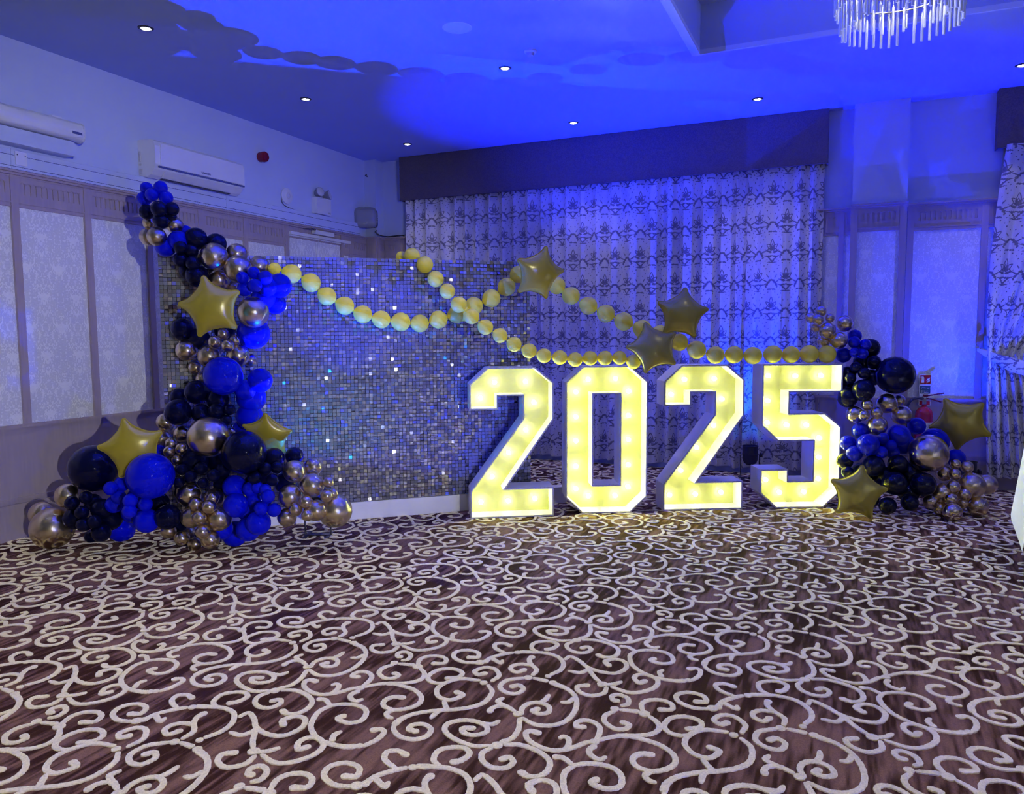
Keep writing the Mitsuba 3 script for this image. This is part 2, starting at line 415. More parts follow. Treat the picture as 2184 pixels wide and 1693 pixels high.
('rtop','R',-0.056,7.300,1.330,0.0657),
('rtop','N',0.187,7.341,1.268,0.0611),
('rtop','N',0.093,7.405,1.266,0.0744),
('rmid','N',0.355,7.311,1.160,0.1608),
('rmid','N',0.048,7.230,1.224,0.0506),
('rmid','N',0.111,7.206,1.180,0.0503),
('rmid','N',0.005,7.173,1.136,0.0472),
('rmid','N',0.110,7.162,1.034,0.0941),
('rmid','N',-0.017,7.305,1.162,0.0699),
('rmid','N',-0.014,7.302,1.031,0.0823),
('rmid','N',0.179,7.383,1.133,0.0739),
('rmid','N',-0.011,7.189,0.966,0.0851),
('rmid','G',0.051,7.148,0.827,0.0744),
('rmid','G',0.296,7.276,0.919,0.0846),
('rmid','G',0.397,7.434,0.935,0.0532),
('rmid','G',0.414,7.317,0.818,0.0846),
('rmid','G',0.142,7.125,0.915,0.0466),
('rmid','G',0.217,7.120,0.851,0.0484),
('rmid','G',0.118,7.080,0.831,0.0464),
('rmid','G',0.223,7.136,0.741,0.0835),
('rbody','R',0.098,7.154,0.686,0.0724),
('rbody','R',0.003,7.061,0.587,0.0660),
('rbody','R',0.155,7.010,0.588,0.0924),
('rbody','R',0.054,7.006,0.510,0.0673),
('rbody','R',0.393,7.174,0.661,0.0911),
('rbody','R',0.538,7.377,0.722,0.0726),
('rbody','R',0.680,7.417,0.587,0.1168),
('rbody','R',0.272,7.079,0.642,0.0465),
('rbody','R',0.330,7.081,0.582,0.0479),
('rbody','R',0.258,7.029,0.530,0.0510),
('rbody','R',0.350,7.148,0.518,0.0555),
('rbody','R',0.433,7.282,0.576,0.0924),
('rbody','G',0.617,7.184,0.517,0.1587),
('rbody','R',0.842,7.386,0.459,0.0756),
('rbody','N',0.203,7.013,0.414,0.0884),
('rbody','N',0.389,7.115,0.422,0.0808),
('rbody','N',0.007,6.933,0.359,0.0512),
('rbody','N',-0.018,7.038,0.436,0.0680),
('rbody','N',0.288,7.136,0.311,0.0876),
('rbody','N',0.124,7.099,0.326,0.0961),
('rbody','N',0.488,7.219,0.331,0.1035),
('rbody','R',0.229,7.212,0.538,0.1047),
('rbase','N',0.365,7.003,0.279,0.0973),
('rbase','N',0.582,7.093,0.269,0.0992),
('rbase','N',0.317,6.959,0.096,0.0700),
('rbase','N',0.484,7.044,0.120,0.0701),
('rbase','N',0.482,7.156,0.181,0.0870),
('rbase','N',0.165,7.011,0.144,0.0949),
('rbase','G',0.888,7.334,0.138,0.0949),
('rbase','G',0.751,7.297,0.336,0.0653),
('rbase','G',0.729,7.182,0.192,0.0820),
('rbase','G',0.645,7.130,0.120,0.0624),
('rbase','G',0.829,7.284,0.425,0.0432),
('rbase','G',0.919,7.315,0.401,0.0510),
('rbase','G',0.820,7.222,0.349,0.0491),
('rbase','G',0.804,7.140,0.258,0.0540),
('rbase','G',0.789,7.097,0.164,0.0519),
('rbase','G',0.892,7.160,0.195,0.0520),
('rbase','G',0.884,7.180,0.120,0.0406),
('rbase','G',0.950,7.251,0.259,0.1049),
('rbase','G',1.079,7.406,0.248,0.0828),
('rbase','G',0.998,7.246,0.091,0.0834),
('rbase','G',0.792,7.005,0.076,0.0741),
('rbase','G',0.723,7.167,0.061,0.0586),
]
CHAIN_1 = [(-4.044, 4.665, 2.044, 0.0466), (-3.972, 4.774, 2.01, 0.0726), (-3.867, 4.871, 1.943, 0.0732), (-3.778, 4.948, 1.839, 0.0719), (-3.676, 5.04, 1.766, 0.0725), (-3.572, 5.133, 1.698, 0.0723), (-3.464, 5.231, 1.657, 0.0718), (-3.346, 5.336, 1.638, 0.0762), (-3.23, 5.44, 1.625, 0.0729), (-3.113, 5.544, 1.656, 0.0742), (-3.0, 5.645, 1.698, 0.072), (-2.95, 5.687, 1.708, 0.0663), (-2.889, 5.745, 1.768, 0.0756), (-2.773, 5.845, 1.834, 0.076), (-2.672, 5.935, 1.93, 0.076), (-2.594, 6.008, 2.037, 0.0736), (-2.509, 6.086, 2.082, 0.0739), (-2.405, 6.126, 2.034, 0.0739), (-2.302, 6.15, 1.941, 0.0738), (-2.184, 6.179, 1.853, 0.0756), (-2.041, 6.217, 1.767, 0.0754), (-1.9, 6.262, 1.699, 0.0753), (-1.758, 6.309, 1.632, 0.0776), (-1.611, 6.357, 1.568, 0.0763), (-1.47, 6.405, 1.526, 0.073), (-1.317, 6.455, 1.455, 0.0733), (-1.187, 6.532, 1.39, 0.0767), (-1.046, 6.618, 1.345, 0.0742), (-0.904, 6.709, 1.345, 0.0745), (-0.761, 6.799, 1.336, 0.0748), (-0.608, 6.898, 1.346, 0.0763), (-0.467, 6.987, 1.34, 0.0738), (-0.326, 7.076, 1.345, 0.0769), (-0.187, 7.164, 1.341, 0.076)]
CHAIN_2 = [(-3.583, 5.74, 2.204, 0.0488), (-3.434, 5.673, 2.202, 0.067), (-3.262, 5.588, 2.114, 0.0695), (-3.106, 5.491, 1.984, 0.0664), (-2.957, 5.415, 1.878, 0.0618), (-2.816, 5.339, 1.766, 0.0632), (-2.707, 5.343, 1.672, 0.0603), (-2.628, 5.426, 1.589, 0.0608), (-2.537, 5.501, 1.523, 0.0586), (-2.448, 5.574, 1.452, 0.0597), (-2.352, 5.655, 1.399, 0.06), (-2.256, 5.736, 1.358, 0.0593), (-2.154, 5.824, 1.342, 0.0597), (-2.049, 5.902, 1.323, 0.0603), (-1.947, 5.978, 1.332, 0.0602), (-1.843, 6.054, 1.332, 0.0605), (-1.741, 6.129, 1.332, 0.0577), (-1.641, 6.197, 1.298, 0.0602)]
STARS = {'column': ([-4.049, 4.019, 1.734], np.float64(0.2179), [0.0456, -0.2066, 0.5338]), 'low_left': ([-4.535, 3.735, 0.761], np.float64(0.218), [0.1454, -0.1815, 0.6953]), 'low_right': ([-3.887, 4.356, 0.814], np.float64(0.1912), [0.4891, 0.2134, 0.3533]), 'garland': ([-2.25, 5.61, 2.005], np.float64(0.215), [0.1613, 0.2811, 0.8417]), 'upper': ([-1.287, 6.402, 1.691], np.float64(0.2192), [-0.1338, 0.1119, 0.3895]), 'lower': ([-1.469, 6.164, 1.414], np.float64(0.2192), [-0.1708, -0.3174, 0.4614]), 'right': ([0.88, 7.505, 0.748], np.float64(0.2417), [0.2242, 0.7004, -0.0992]), 'floor': ([0.086, 6.743, 0.225], np.float64(0.2285), [-0.1003, 0.1373, 0.2707])}
CARPET_STEP = ((1.076, -0.0185), (-0.0461, 1.0477))
CARPET_STROKES = [
[(-1.921,2.676),(-1.949,2.657),(-1.973,2.618),(-2.001,2.584),(-2.047,2.557),(-2.104,2.562),(-2.157,2.59),(-2.184,2.63),(-2.173,2.653),(-2.142,2.651)],
[(-2.002,2.587),(-2.005,2.622),(-2.019,2.656),(-2.042,2.665),(-2.05,2.65)],
[(-1.919,2.699),(-1.923,2.749),(-1.939,2.791),(-1.977,2.816),(-2.013,2.812),(-2.029,2.784),(-2.02,2.757),(-1.994,2.762)],
[(-1.906,2.697),(-1.874,2.731),(-1.828,2.763),(-1.755,2.764),(-1.688,2.749),(-1.631,2.707),(-1.611,2.655),(-1.629,2.605),(-1.675,2.569),(-1.726,2.573),(-1.753,2.601),(-1.756,2.636),(-1.736,2.665),(-1.702,2.673)],
[(-1.683,2.561),(-1.691,2.532),(-1.672,2.51),(-1.65,2.507)],
[(-1.776,2.945),(-1.733,2.907),(-1.718,2.859),(-1.736,2.817),(-1.776,2.786),(-1.827,2.761)],
[(-1.913,2.643),(-1.921,2.616),(-1.909,2.585),(-1.869,2.565),(-1.853,2.589)],
[(-1.812,2.979),(-1.83,3.034),(-1.812,3.078),(-1.765,3.1),(-1.718,3.083),(-1.705,3.04),(-1.746,3.019)],
[(-1.835,2.966),(-1.865,2.96),(-1.896,2.953)],
[(-1.92,2.928),(-1.941,2.883),(-1.928,2.832),(-1.878,2.799),(-1.841,2.812),(-1.833,2.846),(-1.859,2.857)],
[(-1.901,2.99),(-1.883,3.013),(-1.898,3.059),(-1.942,3.078),(-1.964,3.05),(-1.948,3.022),(-1.933,3.021)],
[(-2.258,2.764),(-2.274,2.804),(-2.265,2.852),(-2.227,2.879),(-2.179,2.862),(-2.163,2.816),(-2.194,2.792),(-2.225,2.803),(-2.215,2.824)],
[(-2.223,2.879),(-2.213,2.916),(-2.214,2.955)],
[(-2.24,2.73),(-2.175,2.706),(-2.109,2.728),(-2.07,2.792),(-2.07,2.891),(-2.103,2.981),(-2.158,3.037),(-2.219,3.06)],
[(-2.106,2.962),(-2.118,2.929),(-2.141,2.919)],
[(-2.297,2.773),(-2.344,2.795),(-2.376,2.781),(-2.389,2.754),(-2.386,2.731)],
[(-2.342,2.792),(-2.383,2.812),(-2.393,2.826),(-2.383,2.853)],
[(-2.25,2.722),(-2.222,2.649),(-2.218,2.578),(-2.239,2.537)],
[(-2.271,2.495),(-2.335,2.468),(-2.425,2.487),(-2.483,2.526),(-2.496,2.578),(-2.458,2.621),(-2.403,2.635),(-2.346,2.615),(-2.329,2.576),(-2.36,2.54),(-2.403,2.537),(-2.424,2.566),(-2.391,2.583)],
[(-2.374,2.631),(-2.332,2.641),(-2.319,2.674)],
[(-2.221,2.526),(-2.167,2.545),(-2.091,2.529),(-2.032,2.488),(-2.015,2.432),(-2.028,2.386),(-2.063,2.368),(-2.096,2.38)],
[(-2.263,2.48),(-2.277,2.439),(-2.255,2.393),(-2.205,2.368),(-2.159,2.385),(-2.148,2.428),(-2.174,2.451),(-2.194,2.43)],
[(-2.275,3.076),(-2.307,3.078),(-2.332,3.079)],
[(-2.38,3.061),(-2.435,3.014),(-2.44,2.947),(-2.399,2.909),(-2.349,2.912),(-2.335,2.962),(-2.369,2.99),(-2.39,2.968)],
[(-2.351,3.105),(-2.353,3.16),(-2.4,3.206),(-2.427,3.248),(-2.426,3.281)],
[(-2.396,3.197),(-2.442,3.193),(-2.472,3.161),(-2.466,3.122),(-2.427,3.104),(-2.407,3.141)],
[(-2.275,3.148),(-2.253,3.204),(-2.264,3.274),(-2.318,3.335),(-2.399,3.349),(-2.493,3.319)],
[(-2.534,3.29),(-2.56,3.264),(-2.601,3.207),(-2.61,3.151)],
[(-2.562,3.272),(-2.63,3.306),(-2.651,3.353),(-2.619,3.376),(-2.576,3.364)],
[(-2.595,3.194),(-2.539,3.164),(-2.54,3.189)],
[(-2.425,3.347),(-2.466,3.375),(-2.48,3.435),(-2.45,3.473),(-2.405,3.49),(-2.365,3.465),(-2.371,3.416),(-2.392,3.393)],
[(-2.647,3.119),(-2.707,3.106),(-2.77,3.135),(-2.788,3.19),(-2.749,3.233),(-2.687,3.226),(-2.664,3.18),(-2.7,3.163)],
[(-1.474,2.944),(-1.553,2.929),(-1.6,2.869),(-1.605,2.796),(-1.564,2.74),(-1.505,2.734),(-1.478,2.791),(-1.513,2.807)],
[(-1.413,2.914),(-1.372,2.864),(-1.364,2.774),(-1.399,2.711),(-1.455,2.666),(-1.525,2.624),(-1.583,2.574),(-1.61,2.52),(-1.612,2.474)],
[(-1.606,2.453),(-1.59,2.428),(-1.544,2.399),(-1.484,2.402),(-1.451,2.441),(-1.461,2.492),(-1.507,2.515),(-1.544,2.494),(-1.54,2.46),(-1.509,2.456)],
[(-1.476,2.656),(-1.493,2.672),(-1.524,2.712)],
[(-1.5,2.639),(-1.506,2.619),(-1.505,2.572)],
[(-1.594,2.871),(-1.631,2.847),(-1.679,2.856),(-1.706,2.9),(-1.692,2.969),(-1.636,3.003),(-1.581,2.985),(-1.573,2.94),(-1.614,2.908)],
[(-1.418,2.964),(-1.413,3.025),(-1.461,3.077),(-1.509,3.073),(-1.534,3.021),(-1.504,2.995),(-1.483,3.017)],
[(-2.271,3.325),(-2.26,3.36),(-2.202,3.328),(-2.145,3.279),(-2.072,3.259),(-2.006,3.276),(-1.982,3.35),(-2.012,3.408),(-2.061,3.413),(-2.09,3.371),(-2.063,3.338)],
[(-2.138,3.265),(-2.088,3.196),(-2.05,3.158)],
[(-2.137,3.255),(-2.161,3.213),(-2.212,3.211)],
[(-2.008,3.149),(-1.985,3.166),(-1.965,3.196)],
[(-1.987,3.134),(-1.915,3.114),(-1.859,3.138),(-1.815,3.205),(-1.818,3.272),(-1.865,3.31),(-1.91,3.301),(-1.921,3.257),(-1.889,3.219),(-1.87,3.246)],
[(-2.007,3.116),(-2.005,3.062),(-2.051,3.021),(-2.106,3.037),(-2.127,3.08),(-2.092,3.108)],
[(-2.019,2.521),(-1.991,2.525),(-1.945,2.494)],
[(-1.937,2.5),(-1.955,2.44),(-1.932,2.364),(-1.895,2.309),(-1.822,2.26),(-1.754,2.249),(-1.693,2.255),(-1.665,2.27)],
[(-1.944,2.492),(-1.904,2.524),(-1.851,2.539),(-1.801,2.531),(-1.766,2.497),(-1.753,2.441),(-1.785,2.408),(-1.829,2.408),(-1.849,2.422),(-1.841,2.443)],
[(-1.767,2.275),(-1.784,2.308),(-1.776,2.336)],
[(-1.631,2.291),(-1.613,2.343),(-1.616,2.398),(-1.641,2.415),(-1.664,2.4)],
]
CARPET_KNOTS = [(-1.921,2.676,0.019),(-1.8,2.959,0.024),(-1.922,2.951,0.019),(-2.273,2.755,0.02),(-2.25,2.509,0.022),(-2.239,3.07,0.019),(-2.36,3.075,0.019),(-2.282,3.122,0.015),(-2.511,3.304,0.017),(-2.63,3.132,0.023),(-1.445,2.932,0.018),(-2.034,3.142,0.024),(-1.648,2.282,0.015)]
# ------------------------------------------------------------------ the room
XL, XR, YB, YF, ZC = -5.785, 5.6, 8.58, -4.6, 3.752
COF = (-1.15, 1.55, 3.71, 6.29)                       # the coffer's opening
struct('floor', mikit.ply(bx(XL - .1, XR + .1, YF - .1, YB + .1, -0.1, 0.0), 'carpet'), 'brown mottled carpet with cream scroll pattern')

def carpet_scrolls():
    a, b = np.array(CARPET_STEP[0]), np.array(CARPET_STEP[1])
    def tile(q, tol):
        ps = []
        for st in CARPET_STROKES:
            c = catmull(st, 7 if q > 2 else 4); L = np.r_[0, np.cumsum(np.linalg.norm(np.diff(c, axis=0), axis=1))]; L /= L[-1]
            short = np.linalg.norm(np.diff(c, axis=0), axis=1).sum() < 0.14
            w = np.interp(L, [0, .12, .85, 1], [.0085, .0105, .0105, .0145] if not short else [.0125, .011, .010, .007])
            t = np.gradient(c, axis=0); t /= np.maximum(np.linalg.norm(t, axis=1, keepdims=True), 1e-9); nn = np.c_[-t[:, 1], t[:, 0]]
            w = w * (1 + 0.10 * np.sin(np.arange(len(w)) * 2.1 + len(ps)))
            ribs = [Polygon([c[i] + nn[i] * w[i], c[i + 1] + nn[i + 1] * w[i + 1], c[i + 1] - nn[i + 1] * w[i + 1], c[i] - nn[i] * w[i]]).buffer(0) for i in range(len(c) - 1)]
            ribs += [Point(c[0]).buffer(w[0], quad_segs=q), Point(c[-1]).buffer(w[-1], quad_segs=q)]
            ps.append(unary_union(ribs).buffer(0.0008).simplify(tol))
        for x, y, r in CARPET_KNOTS: ps.append(Point(x, y).buffer(min(r, .026), quad_segs=q))
        return unary_union(ps)
    near, far = tile(3, 0.0007), tile(2, 0.002)
    room = sbox(XL + .003, -0.3, 2.6, YB - .003); ms = []
    mesh_near, mesh_far = extrude(near, .005), extrude(far, .005)
    def strip(m):                                         # no undersides
        f = m.face_normals[:, 2] > -0.5; return m.submesh([np.nonzero(f)[0]], append=True)
    mesh_near, mesh_far = strip(mesh_near), strip(mesh_far)
    bounds = near.bounds
    for i in range(-6, 6):
        for j in range(-4, 7):
            o = i * a + j * b; x0, y0, x1, y1 = bounds[0] + o[0], bounds[1] + o[1], bounds[2] + o[0], bounds[3] + o[1]
            if x1 < XL or x0 > 2.6 or y1 < 0 or y0 > YB: continue
            inside = x0 > XL and y1 < YB
            m = (mesh_near if y0 < 4.6 else mesh_far)
            if inside: m = m.copy(); m.apply_translation((o[0], o[1], 0))
            else:
                from shapely import affinity
                g = affinity.translate(near if y0 < 4.6 else far, o[0], o[1]).intersection(room)
                if g.is_empty: continue
                m = strip(extrude(unary_union([q for q in getattr(g, 'geoms', [g]) if q.geom_type == 'Polygon']), .005))
            ms.append(m)
    return cat(*ms)
put('floor__scroll_pile', mikit.ply(carpet_scrolls(), 'carpet_cream'))
labels['floor__scroll_pile'] = {'label': 'cream raised scroll pattern of the carpet', 'kind': 'stuff'}

# ceiling with its coffer
def ceiling():
    outer = sbox(XL - .1, YF - .1, XR + .1, YB + .1); holes = unary_union([sbox(COF[0], COF[2], COF[1], COF[3]), sbox(COF[0], -2.6, COF[1], 0.0)])
    m = extrude(outer.difference(holes), .08); m.apply_translation((0, 0, ZC)); ms = [m]
    for y0, y1 in ((COF[2], COF[3]), (-2.6, 0.0)):
        for g in (bx(COF[0] - .05, COF[1] + .05, y0 - .05, y1 + .05, ZC + .34, ZC + .40), bx(COF[0] - .05, COF[0], y0 - .05, y1 + .05, ZC, ZC + .35), bx(COF[1], COF[1] + .05, y0 - .05, y1 + .05, ZC, ZC + .35),
                  bx(COF[0], COF[1], y0 - .05, y0, ZC, ZC + .35), bx(COF[0], COF[1], y1, y1 + .05, ZC, ZC + .35)): ms.append(g)
    return cat(*ms)
struct('ceiling', mikit.ply(ceiling(), 'ceiling_blue_cast'), 'white ceiling with a recessed rectangular coffer')
def frame_ring(x0, x1, y0, y1, w, z0, z1):
    m = extrude(sbox(x0 - w, y0 - w, x1 + w, y1 + w).difference(sbox(x0, y0, x1, y1)), z1 - z0); m.apply_translation((0, 0, z0)); return m
for y0, y1 in ((COF[2], COF[3]), (-2.6, 0.0)):
    m = cat(frame_ring(COF[0], COF[1], y0, y1, .075, ZC - .014, ZC + .001), frame_ring(COF[0], COF[1], y0, y1, .050, ZC - .026, ZC - .013), frame_ring(COF[0] + .0, COF[1] - .0, y0, y1, .022, ZC - .036, ZC - .025))
    put('ceiling__coffer_moulding', mikit.ply(m, 'plaster_blue_cast'), label='stepped white moulding around the ceiling coffer')

# left wall with its panelling
wl = extrude(Polygon([(YF - .1, 0), (YB + .1, 0), (YB + .1, ZC), (YF - .1, ZC)]), .16)
struct('wall_left', mikit.ply(moved(wl, frame((XL - .16, 0, 0), (0, 1, 0), (0, 0, 1))), 'plaster_blue_cast'), 'white wall with mauve panelling below, on the left')
struct('wall_right', mikit.ply(bx(XR, XR + .15, YF - .1, YB + .1, 0, ZC), 'plaster_blue_cast'), 'white wall with mauve panelling on the right')
struct('wall_front', mikit.ply(bx(XL - .1, XR + .1, YF - .15, YF, 0, ZC), 'plaster_blue_cast'), 'white wall with mauve panelling behind the camera')
struct('wall_back', mikit.ply(bx(XL - .1, XR + .1, YB, YB + .15, 0, ZC), 'plaster_blue_cast'), 'white wall with mauve panelling below, at the back')

def flutes(w, z0, z1, n):
    """A frieze board w wide with n round-headed sunk flutes and an arcade line above them."""
    b = sbox(-w / 2, z0, w / 2, z1); H = z1 - z0; pitch = (w - .05) / n; cut = []
    for i in range(n):
        x = -w / 2 + .025 + pitch * (i + .5); r = pitch * .27
        cut.append(sbox(x - r, z0 + .18 * H, x + r, z0 + .66 * H).union(Point(x, z0 + .66 * H).buffer(r, quad_segs=4)))
    top = b.difference(unary_union(cut)); m = extrude(top, .010); m.apply_translation((0, 0, .008))
    arcs = []
    for i in range(n):
        x = -w / 2 + .025 + pitch * (i + .5)
        ring = Point(x, z0 + .66 * H).buffer(pitch * .5, quad_segs=5).difference(Point(x, z0 + .66 * H).buffer(pitch * .5 - .006, quad_segs=5)).intersection(sbox(x - pitch, z0 + .70 * H, x + pitch, z1))
        arcs.append(ring)
    am = extrude(unary_union(arcs), .014); am.apply_translation((0, 0, .008))
    back = extrude(b, .009); return cat(back, m, am)
def panelling(holder, M, u0, u1, stiles, sw, ztop=2.775, zf0=2.55, zp=2.51, zd=.872, flute=.047, caps=True, added_dark=False):
    """Panelling along local x from u0 to u1 (M takes local x, up, out of the wall to the world). stiles: left edges."""
    edges = sorted(stiles)
    for s in edges: put(f'{holder}__stile', mikit.ply(moved(bx(s, s + sw, zd, ztop - .03, 0, .026), M), 'panel_paint'))
    cuts = [u0 - sw] + edges + [u1]
    for a, b in zip(cuts[:-1], cuts[1:]):
        a = a + sw if a >= u0 - sw else u0
        if b - a < .05: continue
        f = flutes(b - a, zf0 + .03, ztop - .045, max(2, int((b - a) / flute))); f.apply_translation(((a + b) / 2, 0, 0))
        put(f'{holder}__frieze_panel', mikit.ply(moved(f, M), 'panel_paint'))
        put(f'{holder}__rail', mikit.ply(moved(cat(bx(a, b, zp, zf0 + .03, 0, .018), bx(a, b, zp + .028, zp + .040, 0, .026), bx(a, b, ztop - .045, ztop - .03, 0, .022)), M), 'panel_paint'))
        put(f'{holder}__wallpaper_panel', mikit.ply(moved(bx(a, b, zd, zp, 0, .004), M), 'pelmet_cloth' if added_dark and int(a * 7) % 3 else 'wallpaper'))  # unseen walls get added dark cloth panels, for contrast in the mirror squares
    if caps: put(f'{holder}__cap_moulding', mikit.ply(moved(cat(bx(u0, u1, ztop - .03, ztop - .012, 0, .040), bx(u0, u1, ztop - .012, ztop + .005, 0, .058)), M), 'panel_paint'))
    put(f'{holder}__dado_rail', mikit.ply(moved(cat(bx(u0, u1, zd - .022, zd + .002, 0, .034), bx(u0, u1, zd - .034, zd - .022, 0, .024)), M), 'panel_paint'))
    put(f'{holder}__dado_panel', mikit.ply(moved(bx(u0, u1, 0, zd - .03, 0, .016), M), 'panel_paint'))
    put(f'{holder}__skirting', mikit.ply(moved(cat(bx(u0, u1, .300, .316, 0, .030), bx(u0, u1, .282, .300, 0, .022), bx(u0, u1, .240, .272, 0, .034), bx(u0, u1, 0, .240, 0, .026)), M), 'panel_paint'))
ML = frame((XL, 0, 0), (0, 1, 0), (0, 0, 1))            # local x = world y, out of the wall = +x
panelling('wall_left', ML, -1.2, 6.895, [-1.0 + .6 * k - .002 for k in range(-0, 13)] + [6.834], .058)
# double doors in the left wall
DM = ML
struct('door_1', mikit.ply(moved(bx(6.90, 7.88, 2.62, 2.745, 0, .012), DM), 'panel_paint'), 'pair of wallpapered doors near the corner of the left wall')
for a, b in ((6.925, 7.372), (7.378, 7.845)):
    put('door_1__leaf', mikit.ply(moved(bx(a, b, .01, 2.645, .0, .010), DM), 'wallpaper'))
put('door_1__top_rail', mikit.ply(moved(cat(bx(6.905, 8.03, 2.655, 2.688, .012, .045), bx(6.905, 7.93, 2.640, 2.652, .012, .022)), DM), 'white_plastic'), label='white track rail across the top of the doors')
put('door_1__frame', mikit.ply(moved(bx(7.85, 7.90, 0, 2.745, 0, .026), DM), 'panel_paint'))
panelling('wall_left', ML, 7.90, YB, [8.02], .055, caps=False)
put('wall_left__cap_moulding', mikit.ply(moved(cat(bx(6.895, YB - .16, 2.745, 2.763, 0, .040), bx(6.895, YB - .16, 2.763, 2.780, 0, .058)), ML), 'panel_paint'))
# corner pilaster and right pilaster
struct('wall_corner_pilaster', mikit.ply(bx(XL, -5.617, 8.41, YB, 0, ZC), 'plaster_blue_cast'), 'narrow white pilaster in the back left corner')
panelling('wall_corner_pilaster', frame((XL, 8.41, 0), (1, 0, 0), (0, 0, 1)), 0, .168, [.125], .045, ztop=2.775)
panelling('wall_corner_pilaster', frame((-5.617, YB, 0), (0, -1, 0), (0, 0, 1)) if False else frame((-5.617, 8.41, 0), (0, 1, 0), (0, 0, 1)), 0, .17, [.0], .02, ztop=2.775)
MB = frame((0, YB, 0), (1, 0, 0), (0, 0, 1))            # out of the wall = -y
panelling('wall_back', MB, -5.59, -5.15, [-5.40, -5.19], .045)
panelling('wall_back', MB, -.42, -.035, [-.145], .05)
struct('wall_right_pilaster', mikit.ply(bx(-.028, .458, 8.405, YB, 0, ZC), 'plaster_blue_cast'), 'white pilaster with mauve panelling, right of the long curtains')
panelling('wall_right_pilaster', frame((-.036, 8.405, 0), (1, 0, 0), (0, 0, 1)), 0, .502, [0.0, .435], .062)
panelling('wall_back', MB, .46, 1.75, [.475, 1.105], .058)
panelling('wall_back', MB, 1.75, XR - .02, [2.4, 3.2, 4.0, 4.8], .058)
panelling('wall_front', frame((XR, YF, 0), (-1, 0, 0), (0, 0, 1)), .02, XR - XL - .02, [.3 + 1.2 * i for i in range(9)], .058, flute=.3, added_dark=True)
panelling('wall_right', frame((XR, YB, 0), (0, -1, 0), (0, 0, 1)), .02, YB - YF - .02, [.3 + 1.2 * i for i in range(11)], .058, flute=.3, added_dark=True)
# ------------------------------------------------------------------ pelmets and curtains
def pelmet(x0, x1, lab):
    k = thing('pelmet', lab, 'pelmet')
    put(k + '__board', mikit.ply(cat(bx(x0, x1, 8.44, 8.455, 3.215, ZC - .002), bx(x0, x0 + .012, 8.455, YB - .002, 3.215, ZC - .002), bx(x1 - .012, x1, 8.455, YB - .002, 3.215, ZC - .002)), 'pelmet_cloth'))
    put(k + '__piping', mikit.ply(cat(tube([(x0, 8.438, 3.216), ((x0 + x1) / 2, 8.438, 3.216), (x1, 8.438, 3.216)], .005, 6), tube([(x1, 8.438, 3.216), (x1, 8.438, 3.5), (x1, 8.438, ZC - .004)], .004, 6)), 'pelmet_cloth'), label='piped edge')
pelmet(-5.275, -.262, 'long dark purple pelmet above the closed curtains')
pelmet(1.185, 4.6, 'dark pelmet cut by the right picture edge')

def curtain(x0, x1, z0, z1, y, seed, amp=.052, lam=.185):
    r = np.random.default_rng(seed); n = int((x1 - x0) / .009); t = np.linspace(0, 1, n)
    x = x0 + (x1 - x0) * t
    f = np.cumsum(2 * np.pi / (lam * (1 + .38 * np.interp(x, np.linspace(x0, x1, int((x1 - x0) / .22) + 2), r.uniform(-1, 1, int((x1 - x0) / .22) + 2))))) * (x[1] - x[0])
    A = amp * np.interp(x, np.linspace(x0, x1, int((x1 - x0) / .3) + 2), r.uniform(.65, 1.15, int((x1 - x0) / .3) + 2))
    rows = np.r_[z1, z1 - .05, np.linspace(z1 - .2, z0, 14)]
    V, U = [], []
    for z in rows:
        h = (z1 - z) / (z1 - z0); s = np.sin(f + .35 * np.sin(f * .5 + h * 1.5) * h)
        yy = y - A * (0.55 + .5 * h) * (s + .32 * np.sin(2 * f + 1.0)) 
        xx = x + .018 * np.cos(f) * (1 - .3 * h) + .012 * h * np.sin(x * 7 + seed)
        arc = np.r_[0, np.cumsum(np.hypot(np.diff(xx), np.diff(yy)))]
        V.append(np.c_[xx, yy, np.full(n, z) + (.008 * np.sin(f * .37) if z == z0 else 0)]); U.append(np.c_[arc if not U else U[0][:, 0], np.full(n, z)])
    V, U = np.vstack(V), np.vstack(U); f_ = []
    for i in range(len(rows) - 1):
        a = i * n + np.arange(n - 1); f_.append(np.c_[a, a + n, a + n + 1]); f_.append(np.c_[a, a + n + 1, a + 1])
    return V, np.vstack(f_), U
for x0, x1, sd, lab in ((-5.235, -1.052, 3, 'wide closed silver patterned curtain behind the numbers'), (-1.05, -.305, 11, 'narrower silver patterned curtain right of the dark gap')):
    V, F_, U = curtain(x0, x1, .065, 3.24, 8.505, sd)
    k = thing('curtain', lab, 'curtain')
    put(k, mikit.ply(trimesh.Trimesh(V, F_, process=False), 'curtain_cloth', smooth=True, uv=U))
